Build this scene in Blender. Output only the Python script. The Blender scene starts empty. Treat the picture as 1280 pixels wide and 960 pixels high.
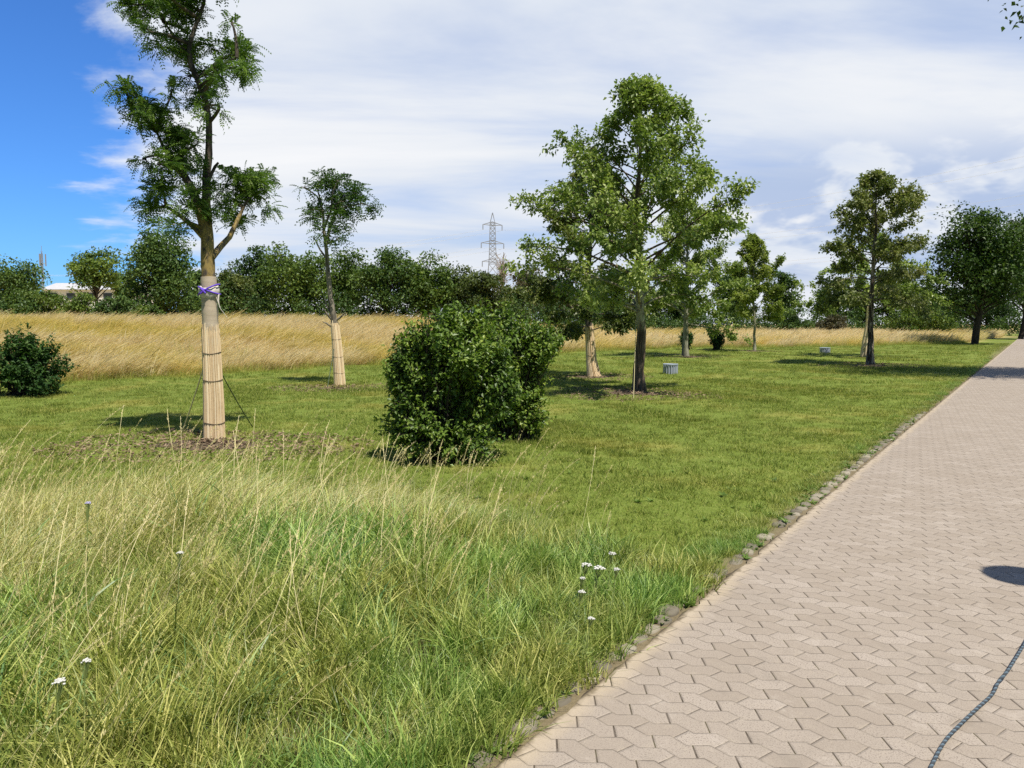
import bpy, math
import numpy as np
from mathutils import Vector

R = math.radians
scene = bpy.context.scene
COL = scene.collection
rng = np.random.default_rng(11)

# ------------------------------------------------------------------ camera geometry
F = 967.0                      # focal length in pixels of the 1280 px wide photo
CAM_H = 1.6
PITCH = math.atan(75 / F)
FW = np.array([0, math.cos(PITCH), -math.sin(PITCH)])
UP = np.array([0, math.sin(PITCH), math.cos(PITCH)])
RT = np.array([1.0, 0, 0])


def ray(px, py):
    return RT * (px - 640) / F + UP * (480 - py) / F + FW


def P(px, py, Y):
    d = ray(px, py)
    return np.array([0, 0, CAM_H]) + d * (Y / d[1])


def G0(px, py):
    d = ray(px, py)
    t = -CAM_H / d[2]
    return np.array([d[0] * t, d[1] * t, 0.0])


# ------------------------------------------------------------------ terrain
PA = G0(636, 950)
PB = G0(1222, 465)
PDIR = (PB - PA) / np.linalg.norm(PB - PA)
PNRM = np.array([-PDIR[1], PDIR[0], 0.0])          # points to the left of the path
PATH_W = 3.3


def path_q(x, y):
    """signed distance left of the left path edge, and distance along it"""
    dx, dy = x - PA[0], y - PA[1]
    return dx * PNRM[0] + dy * PNRM[1], dx * PDIR[0] + dy * PDIR[1]


YBX = np.array([-60, -30, -12.2, -5.1, 2.7, 11, 24, 36, 60, 90.])
YBY = np.array([6, 12, 20.5, 30.5, 43, 52, 56, 63, 95, 140.])


def yb(x):
    return np.interp(x, YBX, YBY)


def smooth(t):
    t = np.clip(t, 0, 1)
    return t * t * (3 - 2 * t)


def H(x, y):
    x = np.asarray(x, float)
    y = np.asarray(y, float)
    amp = np.interp(x, [-30, -8, 4, 14, 40], [1.5, 1.35, 0.75, 0.3, 0.2])
    h = amp * smooth((y - yb(x) + 3) / 30) * (1 - smooth((y - 140) / 400))
    h = h + 0.035 * np.sin(x * 0.55 + 1.3) * np.sin(y * 0.4) * smooth((y - 5) / 8) \
          + 0.02 * np.sin(x * 1.7 + y * 0.9) * smooth((y - 5) / 8)
    q, s = path_q(x, y)
    flat = smooth((q - 0.25) / 2.0) + smooth((-q - PATH_W - 0.3) / 2.0)
    h = h * np.clip(flat, 0, 1)
    inside = (q < -0.30) & (q > -PATH_W + 0.30)
    return np.where(inside, -0.06, h)


def Hs(x, y):
    return float(H(x, y))


def G(px, py):
    p = G0(px, py)
    for _ in range(8):
        d = ray(px, py)
        t = (Hs(p[0], p[1]) - CAM_H) / d[2]
        p = np.array([d[0] * t, d[1] * t, 0.0])
    p[2] = Hs(p[0], p[1])
    return p


# ------------------------------------------------------------------ object helpers
def tag(o, label=None, cat=None, group=None, kind=None):
    if label: o['label'] = label
    if cat: o['category'] = cat
    if group: o['group'] = group
    if kind: o['kind'] = kind
    return o


def empty(name, loc):
    o = bpy.data.objects.new(name, None)
    o.empty_display_size = 0.2
    o.location = [float(c) for c in loc]
    COL.objects.link(o)
    return o


class MB:
    """collects verts and faces; build() links them as ONE mesh object"""

    def __init__(self):
        self.v, self.idx, self.cnt, self.tint, self.mi, self.n = [], [], [], [], [], 0

    def add(self, verts, faces, tint=0.5, mi=0):
        verts = np.asarray(verts, float).reshape(-1, 3)
        faces = np.asarray(faces, int)
        m, k = faces.shape
        self.v.append(verts)
        self.idx.append((faces + self.n).ravel())
        self.cnt.append(np.full(m, k))
        self.tint.append(np.broadcast_to(np.asarray(tint, float), (m,)).copy())
        self.mi.append(np.full(m, mi))
        self.n += len(verts)

    def tube(self, pts, rad, seg=8, tint=0.5, mi=0, wob=0.0, cap=True):
        pts = np.asarray(pts, float)
        n = len(pts)
        rad = np.broadcast_to(np.asarray(rad, float), (n,))
        tan = np.gradient(pts, axis=0)
        tan /= np.linalg.norm(tan, axis=1)[:, None] + 1e-9
        ref = np.array([1.0, 0, 0]) if abs(tan[0][0]) < 0.8 else np.array([0, 1.0, 0])
        rings = []
        for i in range(n):
            a = ref - tan[i] * np.dot(ref, tan[i])
            a /= np.linalg.norm(a) + 1e-9
            b = np.cross(tan[i], a)
            ref = a
            ang = np.arange(seg) * 2 * math.pi / seg
            r = rad[i] * (1 + wob * rng.normal(size=seg)) if wob else rad[i] * np.ones(seg)
            rings.append(pts[i] + (np.cos(ang) * r)[:, None] * a + (np.sin(ang) * r)[:, None] * b)
        v = np.concatenate(rings)
        i = np.arange(n - 1)[:, None] * seg
        j = np.arange(seg)[None, :]
        j2 = (j + 1) % seg
        f = np.stack([i + j, i + j2, i + seg + j2, i + seg + j], -1).reshape(-1, 4)
        self.add(v, f, tint, mi)
        if cap:
            c0 = np.concatenate([rings[0], [pts[0]]])
            self.add(c0, np.stack([np.full(seg, seg), (np.arange(seg) + 1) % seg, np.arange(seg)], -1), tint, mi)
            c1 = np.concatenate([rings[-1], [pts[-1]]])
            self.add(c1, np.stack([np.full(seg, seg), np.arange(seg), (np.arange(seg) + 1) % seg], -1), tint, mi)

    def box(self, c, s, tint=0.5, mi=0, rz=0.0):
        c = np.asarray(c, float)
        s = np.asarray(s, float) / 2
        k = np.array([[-1, -1, -1], [1, -1, -1], [1, 1, -1], [-1, 1, -1], [-1, -1, 1], [1, -1, 1], [1, 1, 1], [-1, 1, 1]]) * s
        cr, sr = math.cos(rz), math.sin(rz)
        k = np.stack([k[:, 0] * cr - k[:, 1] * sr, k[:, 0] * sr + k[:, 1] * cr, k[:, 2]], -1)
        self.add(k + c, [[3, 2, 1, 0], [4, 5, 6, 7], [0, 1, 5, 4], [1, 2, 6, 5], [2, 3, 7, 6], [3, 0, 4, 7]], tint, mi)

    def lathe(self, prof, c, seg=20, tint=0.5, mi=0):
        prof = np.asarray(prof, float)
        ang = np.arange(seg) * 2 * math.pi / seg
        v = np.concatenate([np.stack([c[0] + r * np.cos(ang), c[1] + r * np.sin(ang), np.full(seg, c[2] + z)], -1) for r, z in prof])
        n = len(prof)
        i = np.arange(n - 1)[:, None] * seg
        j = np.arange(seg)[None, :]
        j2 = (j + 1) % seg
        self.add(v, np.stack([i + j, i + j2, i + seg + j2, i + seg + j], -1).reshape(-1, 4), tint, mi)

    def leaves(self, c, axis, nrm, L, W, tint, fold=0.18, mi=0):
        """two-triangle leaves folded along the midrib"""
        c = np.asarray(c, float)
        n = len(c)
        axis = axis / (np.linalg.norm(axis, axis=1)[:, None] + 1e-9)
        side = np.cross(axis, nrm)
        side /= np.linalg.norm(side, axis=1)[:, None] + 1e-9
        up = np.cross(side, axis)
        L = np.broadcast_to(L, (n,))[:, None]
        W = np.broadcast_to(W, (n,))[:, None]
        base = c
        tip = c + axis * L - up * L * 0.12
        l = c + axis * L * 0.42 + side * W * 0.5 + up * W * fold
        r = c + axis * L * 0.42 - side * W * 0.5 + up * W * fold
        v = np.stack([base, r, tip, l], 1).reshape(-1, 3)
        i = np.arange(n)[:, None] * 4
        f = np.concatenate([i + np.array([[0, 1, 2]]), i + np.array([[0, 2, 3]])], 1).reshape(-1, 3)
        self.add(v, f, np.repeat(np.broadcast_to(tint, (n,)), 2), mi)

    def build(self, name, mats, parent=None, smooth=False, link=True):
        me = bpy.data.meshes.new(name)
        v = np.concatenate(self.v)
        if parent is not None:
            v = v - np.array(parent.location)
        idx = np.concatenate(self.idx)
        cnt = np.concatenate(self.cnt)
        me.vertices.add(len(v))
        me.vertices.foreach_set('co', v.astype(np.float32).ravel())
        me.loops.add(len(idx))
        me.loops.foreach_set('vertex_index', idx.astype(np.int32))
        me.polygons.add(len(cnt))
        st = np.concatenate([[0], np.cumsum(cnt)[:-1]]).astype(np.int32)
        me.polygons.foreach_set('loop_start', st)
        me.polygons.foreach_set('material_index', np.concatenate(self.mi).astype(np.int32))
        me.polygons.foreach_set('use_smooth', np.full(len(cnt), smooth))
        me.update(calc_edges=True)
        a = me.attributes.new('tint', 'FLOAT', 'FACE')
        a.data.foreach_set('value', np.concatenate(self.tint).astype(np.float32))
        for m in (mats if isinstance(mats, (list, tuple)) else [mats]):
            me.materials.append(m)
        o = bpy.data.objects.new(name, me)
        if link: COL.objects.link(o)
        if parent is not None: o.parent = parent
        return o


def unit(n):
    v = rng.normal(size=(n, 3))
    return v / np.linalg.norm(v, axis=1)[:, None]


# ------------------------------------------------------------------ materials
class NT:
    def __init__(self, nt):
        self.nt = nt

    def n(self, t, **kw):
        nd = self.nt.nodes.new(t)
        for k, v in kw.items():
            if k == 'ins':
                for kk, vv in v.items():
                    if isinstance(vv, bpy.types.NodeSocket):
                        self.nt.links.new(vv, nd.inputs[kk])
                    else:
                        nd.inputs[kk].default_value = vv
            else:
                setattr(nd, k, v)
        return nd

    def link(self, a, b):
        self.nt.links.new(a, b)

    def m(self, op, a, b=0.0, c=0.0, clamp=False):
        nd = self.n('ShaderNodeMath', operation=op)
        nd.use_clamp = clamp
        for i, x in enumerate((a, b, c)):
            if isinstance(x, bpy.types.NodeSocket):
                self.nt.links.new(x, nd.inputs[i])
            else:
                nd.inputs[i].default_value = x
        return nd.outputs[0]

    def ramp(self, fac, stops, interp='LINEAR'):
        nd = self.n('ShaderNodeValToRGB')
        cr = nd.color_ramp
        cr.interpolation = interp
        while len(cr.elements) < len(stops):
            cr.elements.new(0.5)
        for e, (p, c) in zip(cr.elements, stops):
            e.position = p
            e.color = (c[0], c[1], c[2], 1) if not np.isscalar(c) else (c, c, c, 1)
        self.nt.links.new(fac, nd.inputs[0])
        return nd.outputs[0]

    def mix(self, fac, a, b, blend='MIX'):
        nd = self.n('ShaderNodeMix', data_type='RGBA', blend_type=blend)
        for s, x in ((nd.inputs[0], fac), (nd.inputs[6], a), (nd.inputs[7], b)):
            if isinstance(x, bpy.types.NodeSocket):
                self.nt.links.new(x, s)
            elif np.isscalar(x):
                s.default_value = x
            else:
                s.default_value = (x[0], x[1], x[2], 1)
        return nd.outputs[2]

    def noise(self, vec, scale, detail=3, rough=0.55, dist=0.0):
        nd = self.n('ShaderNodeTexNoise')
        nd.inputs['Scale'].default_value = scale
        nd.inputs['Detail'].default_value = detail
        nd.inputs['Roughness'].default_value = rough
        nd.inputs['Distortion'].default_value = dist
        self.nt.links.new(vec, nd.inputs['Vector'])
        return nd.outputs[0]

    def step(self, x, lo, hi):
        nd = self.n('ShaderNodeMapRange', interpolation_type='SMOOTHSTEP')
        self.nt.links.new(x, nd.inputs[0])
        nd.inputs[1].default_value = lo
        nd.inputs[2].default_value = hi
        return nd.outputs[0]

    def scale(self, vec, s):
        nd = self.n('ShaderNodeMapping')
        nd.inputs['Scale'].default_value = s
        self.nt.links.new(vec, nd.inputs['Vector'])
        return nd.outputs[0]


def new_mat(name):
    m = bpy.data.materials.new(name)
    m.use_nodes = True
    nt = m.node_tree
    b = nt.nodes['Principled BSDF']
    b.inputs['Roughness'].default_value = 0.8
    b.inputs['Specular IOR Level'].default_value = 0.3
    return m, NT(nt), b


def leaf_mat(name, stops, trans=0.35, rough=0.5, spec=0.35, patch=None, patch_scale=0.5, tcol=(1.0, 1.15, 0.5), patch_lo=.42, patch_hi=.62, stretch=(1, 1, 1)):
    """foliage: colour per leaf from its own tint, thin enough for light to pass"""
    m, t, b = new_mat(name)
    at = t.n('ShaderNodeAttribute', attribute_name='tint')
    oi = t.n('ShaderNodeObjectInfo')
    fac = t.m('ADD', at.outputs['Fac'], t.m('MULTIPLY', t.m('SUBTRACT', oi.outputs['Random'], 0.5), 0.35))
    col = t.ramp(fac, stops)
    if patch:
        geo = t.n('ShaderNodeNewGeometry')
        nz = t.noise(t.scale(geo.outputs['Position'], stretch), patch_scale, 4, 0.6)
        col2 = t.ramp(fac, patch)
        col = t.mix(t.step(nz, patch_lo, patch_hi), col, col2)
    t.link(col, b.inputs['Base Color'])
    b.inputs['Roughness'].default_value = rough
    b.inputs['Specular IOR Level'].default_value = spec
    tr = t.n('ShaderNodeBsdfTranslucent')
    t.link(t.mix(1.0, col, tcol, 'MULTIPLY'), tr.inputs['Color'])
    ms = t.n('ShaderNodeMixShader')
    ms.inputs[0].default_value = trans
    t.link(b.outputs[0], ms.inputs[1])
    t.link(tr.outputs[0], ms.inputs[2])
    out = t.nt.nodes['Material Output']
    t.link(ms.outputs[0], out.inputs['Surface'])
    return m


def bark_mat(name, dark, light, vscale=(9, 9, 1.6), extra=None, lo=0.38, hi=0.62):
    m, t, b = new_mat(name)
    tc = t.n('ShaderNodeTexCoord')
    v = t.scale(tc.outputs['Object'], vscale)
    n1 = t.noise(v, 1.6, 6, 0.65, 0.4)
    col = t.mix(t.step(n1, lo, hi), dark, light)
    if extra:
        c, zlo, zhi, amt = extra
        z = t.n('ShaderNodeSeparateXYZ')
        t.link(tc.outputs['Object'], z.inputs[0])
        mask = t.m('MULTIPLY', t.step(z.outputs[2], zlo, zlo + 0.35), t.m('SUBTRACT', 1, t.step(z.outputs[2], zhi - 0.5, zhi)))
        n2 = t.noise(t.scale(tc.outputs['Object'], (6, 6, 3)), 2.2, 5, 0.7)
        col = t.mix(t.m('MULTIPLY', t.m('MULTIPLY', mask, t.step(n2, .36, .58)), amt), col, c)
    t.link(col, b.inputs['Base Color'])
    bm = t.n('ShaderNodeBump')
    bm.inputs['Strength'].default_value = 0.8
    bm.inputs['Distance'].default_value = 0.02
    t.link(n1, bm.inputs['Height'])
    t.link(bm.outputs[0], b.inputs['Normal'])
    b.inputs['Roughness'].default_value = 0.9
    return m


def plain_mat(name, col, rough=0.6, metal=0.0, var=0.25, scale=6.0):
    m, t, b = new_mat(name)
    tc = t.n('ShaderNodeTexCoord')
    nz = t.noise(tc.outputs['Object'], scale, 4, 0.6)
    c = np.array(col)
    t.link(t.mix(nz, tuple(c * (1 - var)), tuple(np.minimum(c * (1 + var), 1))), b.inputs['Base Color'])
    b.inputs['Roughness'].default_value = rough
    b.inputs['Metallic'].default_value = metal
    return m


def tint_mat(name, stops, rough=0.85, bump=None):
    m, t, b = new_mat(name)
    at = t.n('ShaderNodeAttribute', attribute_name='tint')
    tc = t.n('ShaderNodeTexCoord')
    nz = t.noise(tc.outputs['Object'], 25, 3)
    fac = t.m('ADD', at.outputs['Fac'], t.m('MULTIPLY', t.m('SUBTRACT', nz, 0.5), 0.5))
    t.link(t.ramp(fac, stops), b.inputs['Base Color'])
    b.inputs['Roughness'].default_value = rough
    return m


M = {}
# foliage
M['locust'] = leaf_mat('locust_leaf', [(0, (0.035, 0.083, 0.019)), (0.5, (0.088, 0.166, 0.030)), (1, (0.237, 0.347, 0.060))], .4)
M['lime'] = leaf_mat('lime_leaf', [(0, (0.095, 0.150, 0.031)), (0.5, (0.219, 0.299, 0.066)), (1, (0.476, 0.523, 0.175))], .36, .42, .45)
M['lime_dark'] = leaf_mat('lime_dark_leaf', [(0, (0.069, 0.099, 0.025)), (0.5, (0.156, 0.197, 0.049)), (1, (0.327, 0.331, 0.122))], .34, .42, .45)
M['birch'] = leaf_mat('birch_leaf', [(0, (0.134, 0.182, 0.039)), (0.5, (0.279, 0.344, 0.076)), (1, (0.559, 0.564, 0.174))], .42)
M['ash'] = leaf_mat('ash_leaf', [(0, (0.028, 0.061, 0.012)), (0.5, (0.062, 0.116, 0.023)), (1, (0.154, 0.225, 0.042))], .3)
M['shrub'] = leaf_mat('shrub_leaf', [(0, (0.072, 0.136, 0.022)), (0.5, (0.178, 0.271, 0.041)), (1, (0.417, 0.488, 0.094))], .32, .42, .42)
M['bush_dark'] = leaf_mat('bush_dark_leaf', [(0, (0.024, 0.064, 0.017)), (0.5, (0.054, 0.118, 0.025)), (1, (0.126, 0.202, 0.047))], .3, .55, .2)
M['wood_dark'] = leaf_mat('wood_dark_leaf', [(0, (0.036, 0.078, 0.022)), (0.5, (0.074, 0.137, 0.032)), (1, (0.167, 0.248, 0.054))], .28)
M['wood_mid'] = leaf_mat('wood_mid_leaf', [(0, (0.059, 0.110, 0.023)), (0.5, (0.122, 0.193, 0.035)), (1, (0.249, 0.323, 0.061))], .3)
M['wood_light'] = leaf_mat('wood_light_leaf', [(0, (0.059, 0.112, 0.020)), (0.5, (0.119, 0.185, 0.033)), (1, (0.224, 0.277, 0.059))], .32)
M['wood_brown'] = leaf_mat('wood_brown_leaf', [(0, (0.047, 0.049, 0.024)), (0.5, (0.092, 0.084, 0.043)), (1, (0.149, 0.135, 0.068))], .25)
M['olive'] = leaf_mat('wood_olive_leaf', [(0, (0.065, 0.094, 0.024)), (0.5, (0.121, 0.158, 0.041)), (1, (0.227, 0.251, 0.068))], .3)
# grass
GL = [(0, (.065, .105, .018)), (.45, (.20, .255, .042)), (.8, (.36, .39, .085)), (1, (.56, .54, .18))]
GY = [(0, (.21, .22, .042)), (.5, (.35, .34, .08)), (1, (.52, .47, .15))]
M['lawn_blade'] = leaf_mat('lawn_blade', GL, .35, .6, .2, GY, .55, (1, 1.1, .55), .50, .70)
M['lush_blade'] = leaf_mat('lush_blade', [(0, (0.077, 0.171, 0.034)), (0.5, (0.243, 0.392, 0.077)), (1, (0.586, 0.718, 0.210))], .28, .45, .4,
                           [(0, (.12, .16, .03)), (.5, (.36, .40, .085)), (1, (.68, .63, .22))], .9, (1, 1.1, .5), .40, .58)
M['hay_blade'] = leaf_mat('hay_blade', [(0, (0.275, 0.259, 0.064)), (0.5, (0.701, 0.633, 0.219)), (1, (0.803, 0.828, 0.516))], .3, .6, .2,
                          [(0, (.14, .19, .04)), (.5, (.42, .44, .10)), (1, (.80, .72, .30))], .7, (1, 1.05, .6), .44, .62)
M['broad_blade'] = leaf_mat('broad_blade', [(0, (0.115, 0.218, 0.069)), (0.5, (0.230, 0.368, 0.115)), (1, (0.414, 0.529, 0.207))], .28, .4, .45)
M['stalk'] = leaf_mat('grass_stalk', [(0, (0.504, 0.437, 0.190)), (0.5, (0.739, 0.627, 0.314)), (1, (0.896, 0.773, 0.470))], .3, .6, .2)
M['meadow_blade'] = leaf_mat('meadow_blade', [(0, (0.588, 0.494, 0.246)), (0.5, (0.784, 0.659, 0.381)), (1, (0.882, 0.803, 0.560))], .55, .6, .2,
                             [(0, (.44, .40, .10)), (.5, (.70, .59, .19)), (1, (.84, .70, .30))], .16, (1, .95, .75), .47, .60, (.30, 1.25, 1))
M['fringe_blade'] = leaf_mat('fringe_blade', [(0, (.22, .26, .05)), (.5, (.42, .42, .10)), (1, (.66, .57, .22))], .35, .6, .2)
M['weed'] = leaf_mat('weed_leaf', [(0, (.08, .15, .028)), (.5, (.14, .23, .045)), (1, (.24, .32, .08))], .3, .5, .25)
# bark
M['bark_locust'] = bark_mat('bark_locust', (.035, .029, .023), (.125, .10, .078), extra=((.36, .26, .085), 1.9, 3.4, 0.85))
M['bark_grey'] = bark_mat('bark_grey', (.045, .038, .03), (.16, .135, .105))
M['bark_ashen'] = bark_mat('bark_ashen', (.09, .078, .06), (.30, .26, .20))
M['bark_peel'] = bark_mat('bark_peeling', (.05, .035, .025), (.44, .36, .26), (14, 14, 1.3), lo=.47, hi=.57)
M['bark_main'] = bark_mat('bark_patchy', (.05, .034, .025), (.20, .15, .105), (16, 16, 1.2), extra=((.36, .36, .22), 1.35, 3.0, 0.95))
M['bark_dark'] = bark_mat('bark_dark', (.02, .017, .014), (.06, .05, .04))
M['bark_pale'] = bark_mat('bark_pale', (.14, .14, .09), (.34, .33, .24))
M['deadwood'] = bark_mat('deadwood', (.22, .19, .17), (.36, .32, .29))
M['reed'] = tint_mat('reed_mat', [(0, (.52, .37, .21)), (.35, (.76, .58, .36)), (1, (.88, .74, .52))])
M['wire'] = plain_mat('tie_wire', (.16, .12, .08), .6)
M['cloth'] = plain_mat('pale_cloth', (.62, .57, .50), .9, 0, .12, 20)
M['purple'] = plain_mat('purple_strap', (.13, .06, .55), .6)
M['rope_pale'] = plain_mat('pale_cord', (.50, .45, .25), .8)
M['rope_dark'] = plain_mat('dark_cord', (.07, .10, .06), .8)
M['steel'] = plain_mat('grey_steel', (.27, .29, .33), .6, .2, .1, .5)
M['cable'] = plain_mat('cable', (.62, .64, .67), .6, 0, .05)
M['white_wall'] = plain_mat('white_render', (.72, .71, .69), .8, 0, .08, .6)
M['roof'] = plain_mat('grey_roof', (.50, .50, .51), .7, 0, .15, 1.5)
M['glass'] = plain_mat('dark_glass', (.05, .06, .07), .1)
M['zinc'] = plain_mat('zinc_sheet', (.40, .43, .50), .5, .25, .18, 5)
M['zinc_light'] = plain_mat('pale_zinc', (.40, .46, .55), .5, .1, .15, 5)
M['caster_metal'] = plain_mat('caster_metal', (.05, .055, .05), .45, .3, .15)
M['opal'] = plain_mat('opal_glass', (.75, .75, .72), .3, 0, .03)
M['petal'] = plain_mat('white_petal', (.62, .61, .55), .7, 0, .06, 60)
M['petal_lilac'] = plain_mat('lilac_petal', (.45, .42, .62), .7, 0, .1, 60)
M['stem'] = plain_mat('flower_stem', (.24, .30, .09), .7)
M['chip'] = tint_mat('wood_chip', [(0, (.075, .048, .030)), (.5, (.19, .125, .078)), (1, (.36, .265, .17))])


def burlap_mat():
    m, t, b = new_mat('burlap')
    tc = t.n('ShaderNodeTexCoord')
    z = t.n('ShaderNodeSeparateXYZ')
    t.link(tc.outputs['Object'], z.inputs[0])
    nz = t.noise(tc.outputs['Object'], 14, 5, .7)
    band = t.m('FRACT', t.m('ADD', t.m('MULTIPLY', z.outputs[2], 16), t.m('MULTIPLY', z.outputs[0], 1.5)))
    edge = t.step(t.m('ABSOLUTE', t.m('SUBTRACT', band, .5)), .36, .5)
    col = t.mix(nz, (.44, .355, .26), (.62, .52, .39))
    col = t.mix(t.m('MULTIPLY', edge, .45), col, (.3, .24, .17))
    t.link(col, b.inputs['Base Color'])
    bm = t.n('ShaderNodeBump')
    bm.inputs['Strength'].default_value = .35
    bm.inputs['Distance'].default_value = .006
    t.link(t.m('ADD', band, nz), bm.inputs['Height'])
    t.link(bm.outputs[0], b.inputs['Normal'])
    b.inputs['Roughness'].default_value = .95
    return m


M['burlap'] = burlap_mat()


def ground_mat():
    m, t, b = new_mat('ground_cover')
    geo = t.n('ShaderNodeNewGeometry')
    pos = geo.outputs['Position']
    n1 = t.noise(pos, .55, 4, .6)
    n2 = t.noise(pos, 5.0, 5, .7)
    n3 = t.noise(pos, 28.0, 3, .7)
    lawn = t.mix(t.step(n1, .48, .70), (.145, .195, .032), (.25, .25, .058))
    lawn = t.mix(t.m('MULTIPLY', t.step(n2, .5, .75), .5), lawn, (.11, .145, .024))
    lawn = t.mix(t.m('MULTIPLY', t.step(n3, .45, .7), .5), lawn, (.27, .29, .09))
    mz = t.n('ShaderNodeAttribute', attribute_name='meadow').outputs['Fac']
    tz = t.n('ShaderNodeAttribute', attribute_name='tall').outputs['Fac']
    straw = t.mix(n2, (.50, .38, .16), (.66, .50, .25))
    soil = t.mix(n2, (.030, .034, .012), (.085, .075, .03))
    col = t.mix(mz, lawn, straw)
    col = t.mix(tz, col, soil)
    kz = t.n('ShaderNodeAttribute', attribute_name='kerbside').outputs['Fac']
    col = t.mix(kz, col, t.mix(n3, (.13, .105, .06), (.26, .21, .13)))
    t.link(col, b.inputs['Base Color'])
    bm = t.n('ShaderNodeBump')
    bm.inputs['Strength'].default_value = .6
    bm.inputs['Distance'].default_value = .03
    t.link(t.m('ADD', n3, n2), bm.inputs['Height'])
    t.link(bm.outputs[0], b.inputs['Normal'])
    b.inputs['Roughness'].default_value = 1.0
    b.inputs['Specular IOR Level'].default_value = .1
    return m


def paver_mat():
    m, t, b = new_mat('zigzag_pavers')
    tc = t.n('ShaderNodeTexCoord')
    sp = t.n('ShaderNodeSeparateXYZ')
    t.link(tc.outputs['Object'], sp.inputs[0])
    ux, vy = sp.outputs[0], sp.outputs[1]
    ca, sa = math.cos(R(6.6)), math.sin(R(6.6))
    u = t.m('ADD', t.m('ADD', t.m('MULTIPLY', ux, ca), t.m('MULTIPLY', vy, sa)), 50.0)
    v = t.m('SUBTRACT', t.m('MULTIPLY', vy, ca), t.m('MULTIPLY', ux, sa))
    # slight hand-laid waver
    wob = t.noise(tc.outputs['Object'], 1.1, 2)
    v = t.m('ADD', v, t.m('MULTIPLY', wob, .03))
    L, h, A = .158, .0985, .037
    tri = t.m('DIVIDE', t.m('PINGPONG', u, L / 2), L / 2)
    zz = t.m('ADD', t.m('MULTIPLY', t.m('SUBTRACT', tri, .5), 1.06), .5, clamp=True)
    w = t.m('SUBTRACT', v, t.m('MULTIPLY', zz, A))
    wr = t.m('DIVIDE', w, h)
    row = t.m('FLOOR', wr)
    fw = t.m('MULTIPLY', t.m('FRACT', wr), h)
    dv = t.m('MINIMUM', fw, t.m('SUBTRACT', h, fw))
    odd = t.m('MODULO', t.m('ABSOLUTE', row), 2.0)
    lean = t.m('MULTIPLY', t.m('SUBTRACT', t.m('MULTIPLY', odd, 2.0), 1.0), .39)
    ut = t.m('ADD', u, t.m('MULTIPLY', lean, t.m('SUBTRACT', fw, h / 2)))
    u2 = t.m('DIVIDE', t.m('ADD', t.m('ADD', ut, L * .25), t.m('MULTIPLY', odd, L * .5)), L)
    colm = t.m('FLOOR', u2)
    fu = t.m('MULTIPLY', t.m('FRACT', u2), L)
    du = t.m('MINIMUM', fu, t.m('SUBTRACT', L, fu))
    jn = t.noise(tc.outputs['Object'], 9, 3, .7)
    jit = t.m('MULTIPLY', t.m('SUBTRACT', jn, .5), .007)
    d = t.m('ADD', t.m('MINIMUM', t.m('MINIMUM', t.m('SUBTRACT', du, t.m('MULTIPLY', odd, .0016)), t.m('ADD', dv, .0004)), t.m('ADD', ux, .0)), jit)
    joint = t.m('SUBTRACT', 1, t.step(d, .0004, .0025))
    cv = t.n('ShaderNodeCombineXYZ')
    t.link(row, cv.inputs[0]); t.link(colm, cv.inputs[1])
    wn = t.n('ShaderNodeTexWhiteNoise', noise_dimensions='2D')
    t.link(cv.outputs[0], wn.inputs['Vector'])
    n_big = t.noise(tc.outputs['Object'], .8, 4, .6)
    n_spk = t.noise(tc.outputs['Object'], 140, 2, .6)
    n_mid = t.noise(tc.outputs['Object'], 18, 4, .7)
    col = t.ramp(wn.outputs['Value'], [(0, (.318, .266, .212)), (.45, (.352, .298, .242)), (.8, (.375, .32, .262)), (1, (.41, .352, .292))])
    col = t.mix(t.m('MULTIPLY', t.step(n_big, .35, .7), .35), col, (.31, .256, .20))
    col = t.mix(t.m('MULTIPLY', t.step(n_mid, .5, .75), .35), col, (.44, .375, .285))
    n_fine = t.noise(tc.outputs['Object'], 230, 2, .7)
    col = t.mix(t.m('MULTIPLY', t.step(n_fine, .42, .66), .34), col, (.22, .18, .142))
    col = t.mix(t.m('MULTIPLY', t.m('SUBTRACT', 1, t.step(n_fine, .30, .46)), .30), col, (.52, .455, .385))
    strong = t.m('ADD', .30, t.m('MULTIPLY', wn.outputs['Value'], .55))
    col = t.mix(t.m('MULTIPLY', t.step(n_spk, .54, .66), strong), col, (.17, .135, .11))
    n_st = t.noise(tc.outputs['Object'], 2.6, 5, .7)
    col = t.mix(t.m('MULTIPLY', t.step(n_st, .54, .70), .42), col, (.235, .20, .16))
    n_lt = t.noise(tc.outputs['Object'], 4.7, 5, .75, .6)
    col = t.mix(t.m('MULTIPLY', t.step(n_lt, .55, .70), .4), col, (.47, .41, .345))
    eu = t.m('ADD', ux, t.m('MULTIPLY', t.m('SUBTRACT', n_st, .5), .22))
    strip = t.mix(n_mid, (.42, .34, .23), (.52, .43, .31))
    col = t.mix(t.m('MULTIPLY', t.m('SUBTRACT', 1, t.step(eu, .03, .13)), .6), col, strip)
    eu2 = t.m('ADD', ux, t.m('MULTIPLY', t.m('SUBTRACT', jn, .5), .10))
    col = t.mix(t.m('MULTIPLY', t.m('SUBTRACT', 1, t.step(eu2, .0, .035)), .8), col, (.16, .125, .075))
    moss = t.mix(t.step(jn, .48, .62), (.055, .042, .030), (.085, .072, .036))
    col = t.mix(t.m('MULTIPLY', joint, t.m('ADD', .68, t.m('MULTIPLY', t.step(n_mid, .35, .62), .30))), col, moss)
    t.link(col, b.inputs['Base Color'])
    hgt = t.m('ADD', t.m('MULTIPLY', t.step(d, 0, .009), 1.0), t.m('ADD', t.m('MULTIPLY', n_spk, .18), t.m('MULTIPLY', wn.outputs['Value'], .12)))
    bm = t.n('ShaderNodeBump')
    bm.inputs['Strength'].default_value = .6
    bm.inputs['Distance'].default_value = .005
    t.link(hgt, bm.inputs['Height'])
    t.link(bm.outputs[0], b.inputs['Normal'])
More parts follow.
